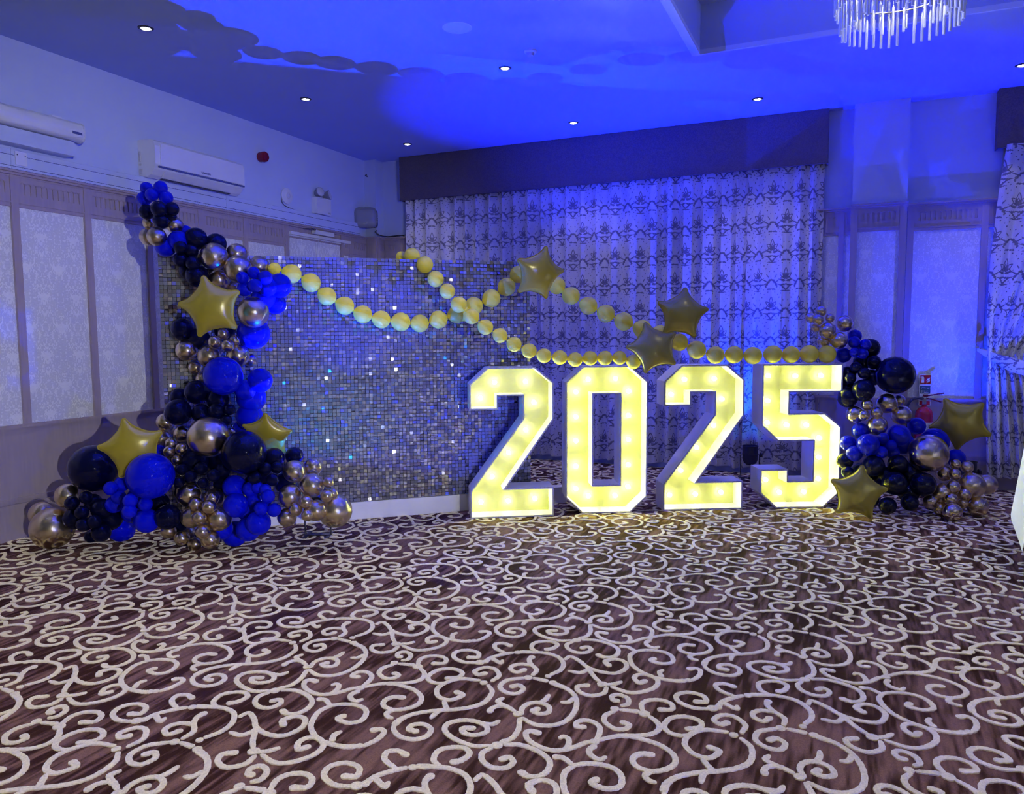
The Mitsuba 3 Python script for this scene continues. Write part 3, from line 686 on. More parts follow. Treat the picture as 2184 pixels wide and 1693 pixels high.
def tied_curtain():
    n, rows = 150, 60; V, U, F_ = [], [], []
    t = np.linspace(0, 1, n); ph = t * 2 * np.pi * 7.2
    for z in np.linspace(3.24, .14, rows):
        xl = np.interp(z, [.14, .6, 1.15, 1.28, 1.6, 2.2, 2.8, 3.24], [1.225, 1.20, 1.185, 1.19, 1.165, 1.175, 1.215, 1.262])
        xr = np.interp(z, [.14, .6, 1.15, 1.28, 1.6, 2.2, 2.8, 3.24], [1.82, 1.78, 1.66, 1.60, 1.85, 2.5, 2.9, 3.1])
        a = np.interp(z, [.14, 1.0, 1.15, 1.40, 1.6, 3.24], [.042, .030, .014, .014, .034, .034])
        V.append(np.c_[xl + (xr - xl) * t, 8.44 - a * (np.sin(ph + .5 * np.sin(z * 2)) + .3 * np.sin(2.3 * ph)), np.full(n, z)])
        U.append(np.c_[t * 1.5, np.full(n, z)])
    for i in range(rows - 1):
        a = i * n + np.arange(n - 1); F_.append(np.c_[a, a + n, a + n + 1]); F_.append(np.c_[a, a + n + 1, a + 1])
    k = thing('curtain', 'silver patterned curtain tied back at the right picture edge', 'curtain')
    put(k + '__drape', mikit.ply(trimesh.Trimesh(np.vstack(V), np.vstack(F_), process=False), 'curtain_cloth', smooth=True, uv=np.vstack(U)))
    # tieback: a band from a wall hook around the gathered drape
    s = np.linspace(0, 1, 30); V, U = [], []
    cx = 1.105 + .56 * s; cz = 1.362 - .20 * s - .05 * np.sin(s * np.pi); cy = 8.50 - .150 * np.sin(np.clip(s * 1.5, 0, 1) * np.pi / 2); hw = .022 + .045 * np.clip(s * 2.2, 0, 1)
    for q in (1, .6, -.6, -1): V.append(np.c_[cx, cy + .008 * (abs(q) > .9), cz + q * hw]); U.append(np.c_[s * .6 + .1, cz + q * hw + .5])
    F2 = []
    for i in range(3):
        a = i * 30 + np.arange(29); F2.append(np.c_[a, a + 30, a + 31]); F2.append(np.c_[a, a + 31, a + 1])
    put(k + '__tieback', mikit.ply(trimesh.Trimesh(np.vstack(V), np.vstack(F2), process=False), 'curtain_cloth', smooth=True, uv=np.vstack(U)), label='patterned tieback band')
    put(k + '__hook', mikit.ply(cat(tube([(1.10, YB - .027, 1.375), (1.10, 8.50, 1.375), (1.10, 8.47, 1.378)], .006), moved(trimesh.creation.icosphere(1, .018), frame((1.10, 8.465, 1.38), (1, 0, 0), (0, 1, 0)))), 'chrome', smooth=30), label='metal tieback hook')
tied_curtain()

# ------------------------------------------------------------------ things on the left wall
def L(y, z, o=0): return np.array([XL + o, y, z])
# cable trunking
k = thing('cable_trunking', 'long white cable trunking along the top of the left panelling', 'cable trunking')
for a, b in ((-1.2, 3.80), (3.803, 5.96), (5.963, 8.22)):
    put(k + '__cover', mikit.ply(moved(cat(bx(a, b, 2.785, 2.93, 0.002, .046), bx(a, b, 2.925, 2.933, .002, .050)), ML), 'plaster_blue_cast'))
    put(k + '__seam_shadow_line', mikit.ply(moved(cat(bx(a, b, 2.884, 2.888, .046, .0468), bx(a, b, 2.803, 2.807, .046, .0468), bx(a, b, 2.7805, 2.7845, .03, .050)), ML), 'stripe_blue'), label='dark strip for lid seam and shadow gap')  # dark strips draw the lid lines and the shadow gap under the cover
put(k + '__joint_clip', mikit.ply(moved(bx(5.945, 5.978, 2.78, 2.933, .0, .051), ML), 'plaster_blue_cast'), label='joint clip')
k = thing('socket_plate', 'white blank socket plate on the trunking, below the projector screen case', 'socket')
put(k + '__plate', mikit.ply(moved(rounded(.088, .10, .008, .006), ML @ frame((3.875, 2.868, .051), (1, 0, 0), (0, 1, 0))), 'white_plastic'))
for yy in (3.845, 3.905): put(k + '__screw', mikit.ply(moved(trimesh.creation.cylinder(.004, .004, sections=8), ML @ frame((yy, 2.892, .056), (1, 0, 0), (0, 1, 0))), 'dark_plastic'), label='dark screw')
# air conditioner
def aircon():
    k = thing('air_conditioner', 'white wall air conditioner above the left balloon column', 'air conditioner')
    prof = np.array([(0, 2.945), (.09, 2.925), (.14, 2.945), (.185, 2.99), (.205, 3.03), (.205, 3.19), (.19, 3.225), (.16, 3.242), (.0, 3.252)])
    poly = Polygon([(q[0], q[1]) for q in prof]).buffer(.006, quad_segs=2).buffer(-.006)
    m = extrude(poly, 1.075)                               # local (out, up) extruded along y
    M = np.eye(4); M[:3, 0] = (1, 0, 0); M[:3, 1] = (0, 0, 1); M[:3, 2] = (0, -1, 0); M[:3, 3] = (XL, 6.04, 0)
    put(k + '__body', mikit.ply(moved(m, M), 'white_plastic', smooth=35))
    put(k + '__front_panel', mikit.ply(moved(rounded(1.0, .19, .012, .01), ML @ frame((5.52, 3.118, .206), (1, 0, 0), (0, 1, 0))), 'white_plastic', smooth=30))
    put(k + '__stripe', mikit.ply(moved(bx(5.0, 6.035, 3.005, 3.019, .196, .2085), ML), 'stripe_blue'), label='dark blue trim stripe')
    R = frame((5.53, 2.962, .166), (1, 0, 0), (0, np.cos(.8), np.sin(.8)))
    put(k + '__louvre', mikit.ply(moved(rounded(.90, .075, .006, .004), ML @ R), 'white_plastic'), label='air louvre')
    put(k + '__outlet', mikit.ply(moved(bx(5.10, 5.92, 2.925, 2.932, .085, .125), ML), 'dark_plastic'), label='dark air outlet slot')
    put(k + '__top_grille', mikit.ply(moved(bx(5.02, 6.0, 3.243, 3.249, .02, .15), ML), 'grey_plastic'))
    for z0, z1, o in ((2.96, 3.00, .03), (3.03, 3.045, .02), (3.06, 3.15, .018)):
        put(k + '__side_vent', mikit.ply(moved(bx(4.957, 4.965, z0, z1, .015, .015 + o), ML), 'grey_plastic'))
    t = meshkit.text_mesh('SAMSUNG', .016, .002, True); t.apply_translation((5.475, 3.040, .2125))
    put(k + '__lettering', mikit.ply(moved(t, ML), 'stripe_blue'), label='dark lettering reading SAMSUNG')
aircon()
# projector screen case over a boxed-in beam
k = thing('projector_screen', 'white projector screen case high on the left wall, cut by the picture edge', 'projector screen')
poly = Polygon([(0.05, 3.09), (.085, 3.075), (.125, 3.085), (.145, 3.11), (.15, 3.15), (.145, 3.20), (.12, 3.225), (.05, 3.235)])
M = np.eye(4); M[:3, 0] = (1, 0, 0); M[:3, 1] = (0, 0, 1); M[:3, 2] = (0, -1, 0); M[:3, 3] = (XL, 4.335, 0)
put(k + '__case', mikit.ply(moved(extrude(poly, 2.6), M), 'white_plastic', smooth=40))
M2 = M.copy(); M2[1, 3] = 4.345
put(k + '__end_cap', mikit.ply(moved(extrude(poly.buffer(.004), .012), M2), 'white_plastic'), label='end cap')
put(k + '__badge', mikit.ply(moved(bx(4.235, 4.315, 3.128, 3.146, .146, .1535), ML), 'stripe_blue'), label='small dark badge')
put(k + '__bracket', mikit.ply(moved(cat(bx(4.13, 4.21, 3.236, 3.252, .0, .07), bx(4.13, 4.21, 3.215, 3.252, .0, .01)), ML), 'white_plastic'), label='wall bracket')
put(k + '__slot', mikit.ply(moved(bx(1.8, 4.16, 3.066, 3.072, .07, .095), ML), 'dark_plastic'), label='dark screen slot')
put(k + '__pull_cord', mikit.ply(tube([L(4.185, 3.075, .095), L(4.187, 3.0, .096), L(4.183, 2.955, .093)], .003, 6), 'dark_plastic'), label='dark pull cord')
struct('trim_1', mikit.ply(moved(bx(-1.2, 4.262, 2.955, 3.066, 0, .13), ML), 'plaster_blue_cast'), 'white boxed-in beam under the projector screen case')
# red sounder, access point, emergency light
k = thing('alarm_sounder', 'dark red round fire alarm sounder on the white left wall', 'alarm')
MS = ML @ frame((6.495, 3.41, 0), (1, 0, 0), (0, 1, 0))
put(k + '__base', mikit.ply(moved(lathe([(0, 0), (.044, 0), (.05, .008), (.05, .045), (.0, .045)], 28), MS), 'red_plastic', smooth=35))
put(k + '__dome', mikit.ply(moved(lathe([(.05, .045), (.055, .05), (.055, .075), (.045, .09), (.0, .095)], 28), MS), 'red_plastic', smooth=35))
k = thing('wireless_access_point', 'white round wireless access point on the left wall', 'access point')
MS = ML @ frame((6.89, 3.07, 0), (1, 0, 0), (0, 1, 0))
put(k + '__disc', mikit.ply(moved(lathe([(0, .0), (.075, .0), (.088, .012), (.086, .022), (.06, .034), (0, .038)], 36), MS), 'white_plastic', smooth=40))
put(k + '__ring', mikit.ply(moved(lathe([(.026, .037), (.028, .0395), (.031, .037)], 28), MS), 'grey_plastic'), label='small logo ring')
put(k + '__cable', mikit.ply(tube(catmull([L(6.80, 3.03, .012), L(6.82, 2.98, .014), L(6.875, 2.952, .02), L(6.98, 2.936, .03), L(6.965, 2.93, .04), L(6.90, 2.932, .04)]), .0035, 6), 'dark_plastic', smooth=True), label='dark cable')
k = thing('emergency_light', 'white emergency light box with two lamp heads near the corner', 'emergency light')
put(k + '__box', mikit.ply(moved(rounded(.265, .19, .075, .006), ML @ frame((7.468, 3.035, .0395), (1, 0, 0), (0, 1, 0))), 'white_plastic'))
for y, z, dx in ((7.40, 3.185, -.3), (7.56, 3.175, .35)):
    A = ML @ frame((y, z, .06), (1, 0, 0), (0, 1, 0)) @ align((dx, .25, 1))
    p = put(k + '__lamp_head', mikit.ply(moved(lathe([(0, -.05), (.03, -.05), (.045, -.02), (.055, .02), (.055, .03), (0, .03)], 24), A), 'speaker_grey', smooth=35), label='clear grey lamp head')
    put(p + '__lens', mikit.ply(moved(lathe([(0, .038), (.03, .036), (.05, .031), (.05, .03), (0, .03)], 24), A), 'clear_lens', smooth=40))
    put(k + '__stalk', mikit.ply(moved(trimesh.creation.cylinder(.012, .05, sections=10), ML @ frame((y, 3.135, .045), (1, 0, 0), (0, 0, 1))), 'speaker_grey'))
put(k + '__badge', mikit.ply(moved(bx(7.545, 7.59, 2.955, 2.975, .077, .079), ML), 'trim_grey'))
# door closer
k = thing('door_closer', 'pale metal door closer above the wallpapered doors', 'door closer')
put(k + '__body', mikit.ply(moved(rounded(.36, .045, .05, .006), ML @ frame((7.48, 2.722, .045), (1, 0, 0), (0, 1, 0))), 'white_plastic'))
put(k + '__arm', mikit.ply(cat(tube([L(7.32, 2.745, .06), L(7.22, 2.742, .11), L(7.12, 2.738, .05)], .007, 6)), 'dark_plastic'), label='dark hinged arm')
put(k + '__cord', mikit.ply(tube(catmull([L(7.375, 2.70, .06), L(7.376, 2.4, .03), L(7.38, 2.0, .03)]), .003, 5), 'white_plastic'), label='hanging cord')
# loudspeaker on the corner pilaster
k = thing('loudspeaker', 'grey loudspeaker with curved front on the corner pilaster', 'loudspeaker')
A = frame((-5.68, 8.28, 3.005), (.94, .34, 0), (0, 0, 1))
put(k + '__cabinet', mikit.ply(moved(rounded(.25, .22, .13, .03), A @ frame((0, 0, -.035), (1, 0, 0), (0, 1, 0))), 'dark_plastic', smooth=30))
g = trimesh.creation.icosphere(4, 1.0); v = g.vertices.copy(); s = lambda q, e: np.sign(q) * np.abs(q) ** e
g.vertices = np.c_[s(v[:, 0], .42) * .145, s(v[:, 1], .42) * .128, v[:, 2] * .055]
put(k + '__grille', mikit.ply(moved(g, A @ frame((0, 0, .035), (1, 0, 0), (0, 1, 0))), 'speaker_grey', smooth=True), label='curved grey grille')
put(k + '__badge', mikit.ply(moved(bx(-.012, .045, -.078, -.066, .083, .088), A), 'sign_white'), label='small pale badge')
put(k + '__bracket', mikit.ply(cat(tube([(-5.69, 8.41, 3.0), (-5.69, 8.36, 3.0), (-5.685, 8.31, 3.0)], .02)), 'dark_plastic'))
k = thing('loose_cable', 'tangle of loose cables on the panelling cap in the back left corner', 'cable')
put(k, mikit.ply(cat(tube(catmull([(-5.60, 8.40, 2.86), (-5.60, 8.36, 2.83), (-5.56, 8.45, 2.795), (-5.47, 8.53, 2.788), (-5.36, 8.53, 2.79), (-5.25, 8.53, 2.80)]), .006, 6), tube(catmull([(-5.60, 8.40, 2.84), (-5.58, 8.38, 2.80), (-5.50, 8.50, 2.79), (-5.38, 8.54, 2.80), (-5.28, 8.54, 2.786)]), .005, 6)), 'dark_plastic', smooth=True))
k = thing('wall_hook', 'tiny dark hook high on the corner pilaster', 'hook')
put(k, mikit.ply(tube([(-5.735, 8.408, 3.55), (-5.73, 8.36, 3.555), (-5.71, 8.355, 3.565)], .007, 6), 'dark_plastic'))

# ------------------------------------------------------------------ ceiling fittings
trim_s = mikit.ply(lathe([(.036, .012), (.036, -.002), (.040, -.006), (.050, -.004), (.054, .0), (.054, .004)], 28), 'black_metal', smooth=30)
cup_s = mikit.ply(lathe([(.036, .0), (.034, .03), (.028, .05), (0, .05)], 24), 'dark_plastic', smooth=30)
lens_m = lathe([(0, -.001), (.020, .0), (.027, .004), (.027, .012), (0, .012)], 20); lens_s = mikit.ply(lens_m, 'clear_lens')
DOWN = [((-4.719, 4.167), 'round ceiling downlight in the top left, nearest the camera'), ((-4.767, 6.001), 'round ceiling downlight between the left wall and the blue glow, second from the camera'),
        ((-4.816, 7.894), 'round ceiling downlight nearest the back left corner'), ((-2.713, 6.023), 'round ceiling downlight beside the smoke detector'),
        ((-2.75, 7.857), 'round ceiling downlight in the blue glow above the long pelmet'), ((-.88, 7.823), 'round ceiling downlight above the right end of the long pelmet'),
        ((1.248, 7.792), 'round ceiling downlight cut by the right picture edge')]
DOWN += [((.6, 1.9), 'added round ceiling downlight above the front edge of the coffer, outside the picture'), ((-.9, 2.2), 'added round ceiling downlight left of the coffer front edge, outside the picture')] + [((x, y), f'round ceiling downlight over the open floor, {c} line, {w} row outside the picture') for x, c in ((-4.72, 'left'), (-2.7, 'middle'), (2.3, 'right')) for y, w in ((2.3, 'first'), (.5, 'second'), (-1.3, 'third'), (-3.1, 'fourth'))] + [((2.3, 4.17), 'added round ceiling downlight over the table outside the picture'), ((2.3, 6.0), 'added round ceiling downlight before the tied curtain outside the picture'), ((-2.7, 4.17), 'round ceiling downlight above the top picture edge')]  # those by the coffer, table and tied curtain are added for extra brightness
for (x, y), lab in DOWN:
    k = thing('downlight', lab, 'ceiling light', 'ceiling downlights')
    tw = T().translate([x, y, ZC])
    put(k + '__trim_ring', trim_s, T().translate([x, y, ZC - .001])); 
    put(k + '__lamp', lens_s, T().translate([x, y, ZC - .012]), emitter={**lights_only((DOWNLIGHT, DOWNLIGHT, DOWNLIGHT * .95)), 'sampling_weight': .3})
    seen = y > 4.1 and x < 2
    scene[k + '_beam'] = {'type': 'spot', 'to_world': T().look_at(origin=[x, y, ZC - .03], target=[x, y, 0], up=[0, 1, 0]), 'intensity': rgb(*[(BACK_SPOT if seen else FRONT_SPOT * (.35 if x < -4 else 0.7 if y > 4 and x > 2 else 1)) * c for c in WARM]), 'cutoff_angle': 44 if seen else 41, 'beam_width': 24, 'sampling_weight': 1.0}
k = thing('smoke_detector', 'small round smoke detector on the blue ceiling', 'smoke detector')
put(k + '__base', mikit.ply(moved(lathe([(0, 0), (.05, 0), (.05, -.012), (.045, -.02), (0, -.02)], 28), frame((-2.369, 5.746, ZC), (1, 0, 0), (0, 1, 0))), 'white_plastic', smooth=30))
put(k + '__head', mikit.ply(moved(lathe([(.03, -.02), (.03, -.034), (.026, -.042), (0, -.044)], 24), frame((-2.369, 5.746, ZC), (1, 0, 0), (0, 1, 0))), 'trim_grey', smooth=30))
k = thing('ceiling_speaker', 'faint round flush ceiling speaker in the blue glow', 'ceiling speaker')
put(k, mikit.ply(moved(lathe([(0, -.002), (.098, -.002), (.10, -.005), (.106, -.005), (.11, -.001)], 40), frame((-2.677, 5.102, ZC), (1, 0, 0), (0, 1, 0))), 'plaster_blue_cast'))

# ------------------------------------------------------------------ chandelier
def chandelier(cx, cy, z0, lab, power, full=True):
    k = thing('chandelier', lab, 'chandelier')
    rod = lathe([(0, 0), (.0075, 0), (.0082, .003), (.0082, .158), (.0055, .166), (.0012, .178), (.0012, .20), (0, .20)], 10)
    rs = mikit.ply(rod, 'crystal', smooth=35); bead = mikit.ply(trimesh.creation.icosphere(1, .009), 'crystal', smooth=True)
    tiers = ((.315, 0.0, 44), (.345, .115, 44), (.24, .05, 26)) if full else ((.315, 0.0, 20),)
    for R, dz, n in tiers:
        for i in range(n):
            a = 2 * np.pi * i / n
            if full and i % 11 == 10 and dz < .1: continue
            z = z0 + dz + .006 * math.sin(i * 2.4)
            put(k + '__crystal_rod', rs, T().translate([cx + R * math.cos(a), cy + R * math.sin(a), z]))
            if full and i % 2 == 0 and dz == .05: put(k + '__crystal_bead', bead, T().translate([cx + R * math.cos(a), cy + R * math.sin(a), z + .215]))
        put(k + '__ring', mikit.ply(moved(trimesh.creation.torus(R, .006, major_sections=48, minor_sections=8), frame((cx, cy, z0 + dz + .205), (1, 0, 0), (0, 1, 0))), 'chrome', smooth=True))
    put(k + '__stem', mikit.ply(cat(tube([(cx, cy, z0 + .2), (cx, cy, z0 + .5), (cx, cy, ZC + .335)], .012), *[tube([(cx, cy, z0 + .22), (cx + .34 * math.cos(a) / 2, cy + .34 * math.sin(a) / 2, z0 + .3), (cx + .34 * math.cos(a), cy + .34 * math.sin(a), z0 + .32)], .005, 6) for a in np.arange(6) * np.pi / 3]), 'chrome', smooth=30))
    bm = lathe([(0, 0), (.016, .01), (.022, .03), (.016, .055), (0, .065)], 14)
    bs = mikit.ply(bm, 'white_plastic', smooth=True)
    for i in range(6):
        a = np.pi / 6 + i * np.pi / 3
        put(k + '__bulb', bs, T().translate([cx + .14 * math.cos(a), cy + .14 * math.sin(a), z0 + .24]), emitter=lights_only((power, power * .97, power * .9)))
chandelier(.205, 5.03, 3.262, 'lit chandelier of hanging crystal rods under the ceiling coffer', 60.0)
# ------------------------------------------------------------------ blue uplighter cans
def par_can(which, lab):
    (x, y, z), aim, power, cutoff, beam, spill = CANS[which]
    k = thing('uplighter', lab, 'uplighter')
    o = np.array([x, y, .255]); d = np.array(aim, float) - o; d /= np.linalg.norm(d)
    A = frame(o, (1, 0, 0), (0, 1, 0)) @ align(d)
    can = lathe([(.0, -.105), (.035, -.105), (.062, -.085), (.076, -.05), (.078, .0), (.082, .002), (.082, .012), (.078, .014), (.078, .088), (.083, .09), (.083, .096), (.074, .096), (.072, -.02), (.0, -.03)], 36)
    put(k + '__can', mikit.ply(moved(can, A), 'black_metal', smooth=30))
    put(k + '__lens', mikit.ply(moved(lathe([(0, .0), (.072, .0), (.072, -.006), (0, -.006)], 32), A), 'clear_lens'), emitter=lights_only((0.1, 0.2, 6.0)), label='glowing blue lens')
    r = np.array([math.cos(.41), math.sin(.41), 0]); f = np.cross([0, 0, 1], r)
    yoke = cat(*[moved(trimesh.creation.box((.006, .03, .24)), frame(o + s * r * .098 + [0, 0, -.125], r, f)) for s in (-1, 1)], moved(trimesh.creation.box((.20, .05, .008)), frame((x, y, .010), r, f)), moved(trimesh.creation.box((.03, .20, .008)), frame((x, y, .006) + r * .085, r, f)), moved(trimesh.creation.box((.03, .20, .008)), frame((x, y, .006) - r * .085, r, f)))
    put(k + '__yoke', mikit.ply(yoke, 'black_metal'))
    put(k + '__knob', mikit.ply(moved(trimesh.creation.cylinder(.024, .02, sections=16), frame(o + r * .113, f, (0, 0, 1))), 'dark_plastic', smooth=30), label='round tilt knob')
    p = o + d * .10
    scene[k + '_beam'] = {'type': 'spot', 'to_world': T().look_at(origin=p.tolist(), target=(p + d).tolist(), up=[0.3, 0.9, 0.1]), 'intensity': rgb(*[power * c for c in BLUE]), 'cutoff_angle': cutoff, 'beam_width': beam, 'sampling_weight': 4.0}
    if spill: scene[k + '_spill'] = {'type': 'spot', 'to_world': T().look_at(origin=p.tolist(), target=(p + d).tolist(), up=[0.3, 0.9, 0.1]), 'intensity': rgb(*[spill * c for c in BLUE]), 'cutoff_angle': 88, 'beam_width': 50, 'sampling_weight': 1.5}
par_can('front', 'black uplighter hidden behind the gold balloons before the shimmer wall')
par_can('hidden', 'black uplighter behind the shimmer wall')
par_can('seen', 'black uplighter can on the carpet, seen between the last two numbers')
par_can('right', 'black uplighter behind the right balloon cluster')

par_can('added_wash', 'added black uplighter washing the left wall blue, unseen behind the camera')

# ------------------------------------------------------------------ shimmer wall
SA, SD = np.array([-4.234, 4.753, 0]), np.array([.74978, .66169, 0]); SN = np.array([SD[1], -SD[0], 0])   # SN faces the room
SM = frame(SA, SD, (0, 0, 1))                               # local x along the wall, y up, z out
def shimmer_wall():
    k = thing('shimmer_wall', 'wide shimmer wall of small mirror squares behind the yellow garlands', 'shimmer wall')
    s0, s1, z0, z1 = -.757, 2.212, .150, 2.150; pitch = .03
    nc, nr = int(round((s1 - s0) / pitch)), int(round((z1 - z0) / pitch))
    for i in range(10):
        a = s0 + i * .297; put(k + '__backing_panel', mikit.ply(moved(bx(a + .001, a + .296, z0, z1, -.030, -.018), SM), 'sequin_back'), label='black backing panel')
    put(k + '__plinth', mikit.ply(moved(bx(s0 - .02, 1.535, 0, .147, -.12, .0), SM), 'white_paint'), label='white plinth board')
    put(k + '__plinth', mikit.ply(moved(bx(1.538, 2.56, 0, .147, -.12, -.012), SM), 'white_paint'), label='white plinth board')
    cc, rr = np.meshgrid(np.arange(nc), np.arange(nr)); cc, rr = cc.ravel(), rr.ravel(); n = len(cc)
    r = np.random.default_rng(5)
    tx = r.normal(0, .17, n) + r.normal(0, .03, nr)[rr]      # tilt about the horizontal axis
    ty = r.normal(0, .075, n) + r.normal(0, .02, nc)[cc]
    tz = r.normal(0, .02, n)
    tx += np.where(z0 + rr * pitch > 2.03, -.10, 0)
    h = .0136
    corners = np.array([(-h, 0, 0), (h, 0, 0), (h, -2 * h, 0), (-h, -2 * h, 0), (-h, 0, -.0012), (h, 0, -.0012), (h, -2 * h, -.0012), (-h, -2 * h, -.0012)])
    F_ = np.array([(0, 3, 2), (0, 2, 1), (4, 5, 6), (4, 6, 7), (0, 1, 5), (0, 5, 4), (1, 2, 6), (1, 6, 5), (2, 3, 7), (2, 7, 6), (3, 0, 4), (3, 4, 7)])
    R = Rotation.from_euler('xyz', np.c_[tx, ty, tz]).as_matrix()
    V = np.einsum('nij,kj->nki', R, corners) + np.c_[s0 + (cc + .5) * pitch, z0 + (rr + 1) * pitch - .0015, np.full(n, -.006)][:, None, :]
    V = V @ SM[:3, :3].T + SM[:3, 3]
    near = np.argsort(np.linalg.norm(V.mean(1) - [0, 0, 1.55], axis=1) + np.where(V.mean(1)[:, 2] > 1.9, 0, .25))[:300]
    for i in near: put(k + '__sequin', mikit.ply(trimesh.Trimesh(V[i], F_, process=False), 'sequin'))
    rest = np.setdiff1d(np.arange(n), near)
    m = trimesh.Trimesh(V[rest].reshape(-1, 3), (F_[None] + 8 * np.arange(len(rest))[:, None, None]).reshape(-1, 3), process=False)
    put(k + '__sequins', mikit.ply(m, 'sequin')); labels[k + '__sequins'] = {'label': 'field of small hanging mirror squares', 'kind': 'stuff'}
shimmer_wall()

# ------------------------------------------------------------------ the numbers
TWO = [(-.35, 1.118), (-.2, 1.256), (.195, 1.256), (.35, 1.126), (.35, .818), (-.056, .246), (.35, .246), (.35, 0), (-.35, 0), (-.35, .23), (.092, .828), (.092, 1.02), (-.115, 1.02), (-.115, .908), (-.35, .908)]
ZERO = Polygon([(-.35, 1.122), (-.2, 1.256), (.2, 1.256), (.35, 1.122), (.35, .136), (.205, 0), (-.205, 0), (-.35, .136)], [[(-.115, 1.018), (.113, 1.018), (.113, .243), (-.115, .243)]])
FIVE = [(-.35, 1.256), (.35, 1.256), (.35, 1.012), (-.109, 1.012), (-.109, .83), (.204, .83), (.35, .71), (.35, .13), (.208, 0), (-.207, 0), (-.35, .134), (-.35, .342), (-.108, .342), (-.108, .238), (.11, .238), (.11, .589), (-.203, .589), (-.35, .726)]
B2 = [(-.245, .998), (-.127, 1.128), (.138, 1.131), (.209, .952), (.138, .719), (-.011, .526), (-.153, .325), (-.25, .106), (-.017, .109), (.215, .121)]
B0 = [(-.133, 1.14), (.105, 1.143), (.22, 1.033), (.22, .823), (.22, .612), (.22, .39), (.22, .196), (.105, .120), (-.13, .122), (-.24, .188), (-.24, .385), (-.24, .608), (-.24, .818), (-.24, 1.032)]
B5 = [(-.242, 1.152), (0, 1.148), (.228, 1.15), (-.242, .932), (-.242, .738), (-.068, .716), (.111, .713), (.229, .594), (.229, .422), (.229, .229), (.102, .112), (-.118, .111), (-.245, .227)]
bulb_m = lathe([(0, .034), (.012, .032), (.0185, .022), (.0195, .012), (.015, .002), (.010, -.008), (0, -.008)], 16)
bulb_s = mikit.ply(bulb_m, 'white_plastic', smooth=True)
sock_s = mikit.ply(lathe([(.016, -.004), (.016, -.016), (.020, -.016), (.020, -.02), (0, -.02)], 14), 'white_plastic')
DEEP = .25
def number(poly, bulbs, M, ang, kname, lab):
    poly = poly if isinstance(poly, Polygon) else Polygon(poly)
    k = thing(kname, lab, 'light-up number')
    a = math.radians(ang); A = frame(M, (math.cos(a), math.sin(a), 0), (0, 0, 1)); t = .012
    inner = poly.buffer(-t, join_style=2)
    m = extrude(poly.difference(inner), DEEP); m.apply_translation((0, 0, -DEEP)); m.apply_translation((0, .004, 0))
    put(k + '__frame', mikit.ply(moved(m, A), 'white_paint'), label='white box frame')
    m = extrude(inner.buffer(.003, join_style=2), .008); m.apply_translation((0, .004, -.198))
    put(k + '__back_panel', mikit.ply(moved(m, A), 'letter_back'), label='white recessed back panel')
    m = extrude(poly.buffer(.001, join_style=2).difference(poly.buffer(-.008, join_style=2)), .002); m.apply_translation((0, .004, 0))
    put(k + '__edge_trim', mikit.ply(moved(m, A), 'trim_grey'), label='grey edge trim')
    for u, v in bulbs:
        W = TW(A) @ T().translate([u, v, -.168])
        put(k + '__bulb', bulb_s, W, emitter={**lights_only(BULB), 'sampling_weight': .7})
        put(k + '__bulb_socket', sock_s, W)
number(TWO, B2, (-2.551, 5.753, 0), 31.0, 'number_two', 'large lit number two in front of the shimmer wall, first of the row')
number(ZERO, B0, (-1.869, 6.195, 0), 27.5, 'number_zero', 'large lit number zero standing on the carpet')
number(TWO, B2, (-1.133, 6.625, 0), 28.0, 'number_two', 'large lit number two between the zero and the five')
number(FIVE, B5, (-.37, 7.016, 0), 25.8, 'number_five', 'large lit number five, last of the row')

# ------------------------------------------------------------------ balloons
def balloon_profile(stretch=1.0):
    p = []
    for a in np.linspace(0, np.pi, 25):
        r, z = math.sin(a), math.cos(a) * stretch
        if z < -.55: r *= 1 - .05 * ((-.55 - z) / .45); z -= .10 * ((-.55 - z) / .45) ** 2
        if a < np.pi - .16: p.append((max(r, 0), z))
    z = p[-1][1]
    return p + [(.075, z - .03), (.05, z - .07), (.085, z - .11), (.06, z - .13), (0, z - .13)]
bal_s = {c: mikit.ply(lathe(balloon_profile(), 40), 'balloon_' + n, smooth=60) for c, n in (('G', 'gold'), ('N', 'navy'), ('R', 'royal'))}
NTH = ['', 'second ', 'third ', 'fourth ', 'fifth ', 'sixth ', 'seventh ', 'eighth ', 'ninth ', 'tenth ', 'eleventh ', 'twelfth ', 'thirteenth ', 'fourteenth ', 'fifteenth ']
NUM = 'zero one two three four five six seven eight nine ten eleven twelve thirteen fourteen fifteen sixteen seventeen eighteen nineteen twenty twenty-one twenty-two twenty-three twenty-four twenty-five twenty-six'.split()
def rank(q, n): return NTH[q] + 'highest' if q < (n + 1) // 2 else NTH[n - 1 - q] + 'lowest'
PLACE = {'top': 'at the tip of the left column', 'bend': 'around the bend above the left column star', 'middle': 'just below the left column star', 'lower': 'low in the left column above its base',
         'centre': 'in the dark middle of the left base', 'base_left': 'at the left end of the left base', 'base_mid': 'at the front middle of the left base', 'base_right': 'at the right end of the left base',
         'rtop': 'at the tip of the right column', 'rmid': 'in the middle of the right column', 'rbody': 'in the body of the right column', 'rbase': 'at the foot of the right column'}
CN = {'G': 'chrome gold', 'N': 'navy blue', 'R': 'royal blue'}
def balloon_labels():
    out = {}
    for c in PLACE:
        for col in CN:
            ids = sorted([i for i, b in enumerate(BALLOONS) if b[0] == c and b[1] == col], key=lambda i: -BALLOONS[i][4])
            rad = sorted([BALLOONS[i][5] for i in ids])
            for q, i in enumerate(ids):
                big = len(ids) > 1 and BALLOONS[i][5] > 1.25 * rad[-2]
                if len(ids) == 1: out[i] = f'only {CN[col]} balloon {PLACE[c]}'
                else: out[i] = f'{"largest" if big else rank(q, len(ids))} of {NUM[len(ids)]} {CN[col]} balloons {PLACE[c]}'
    return out
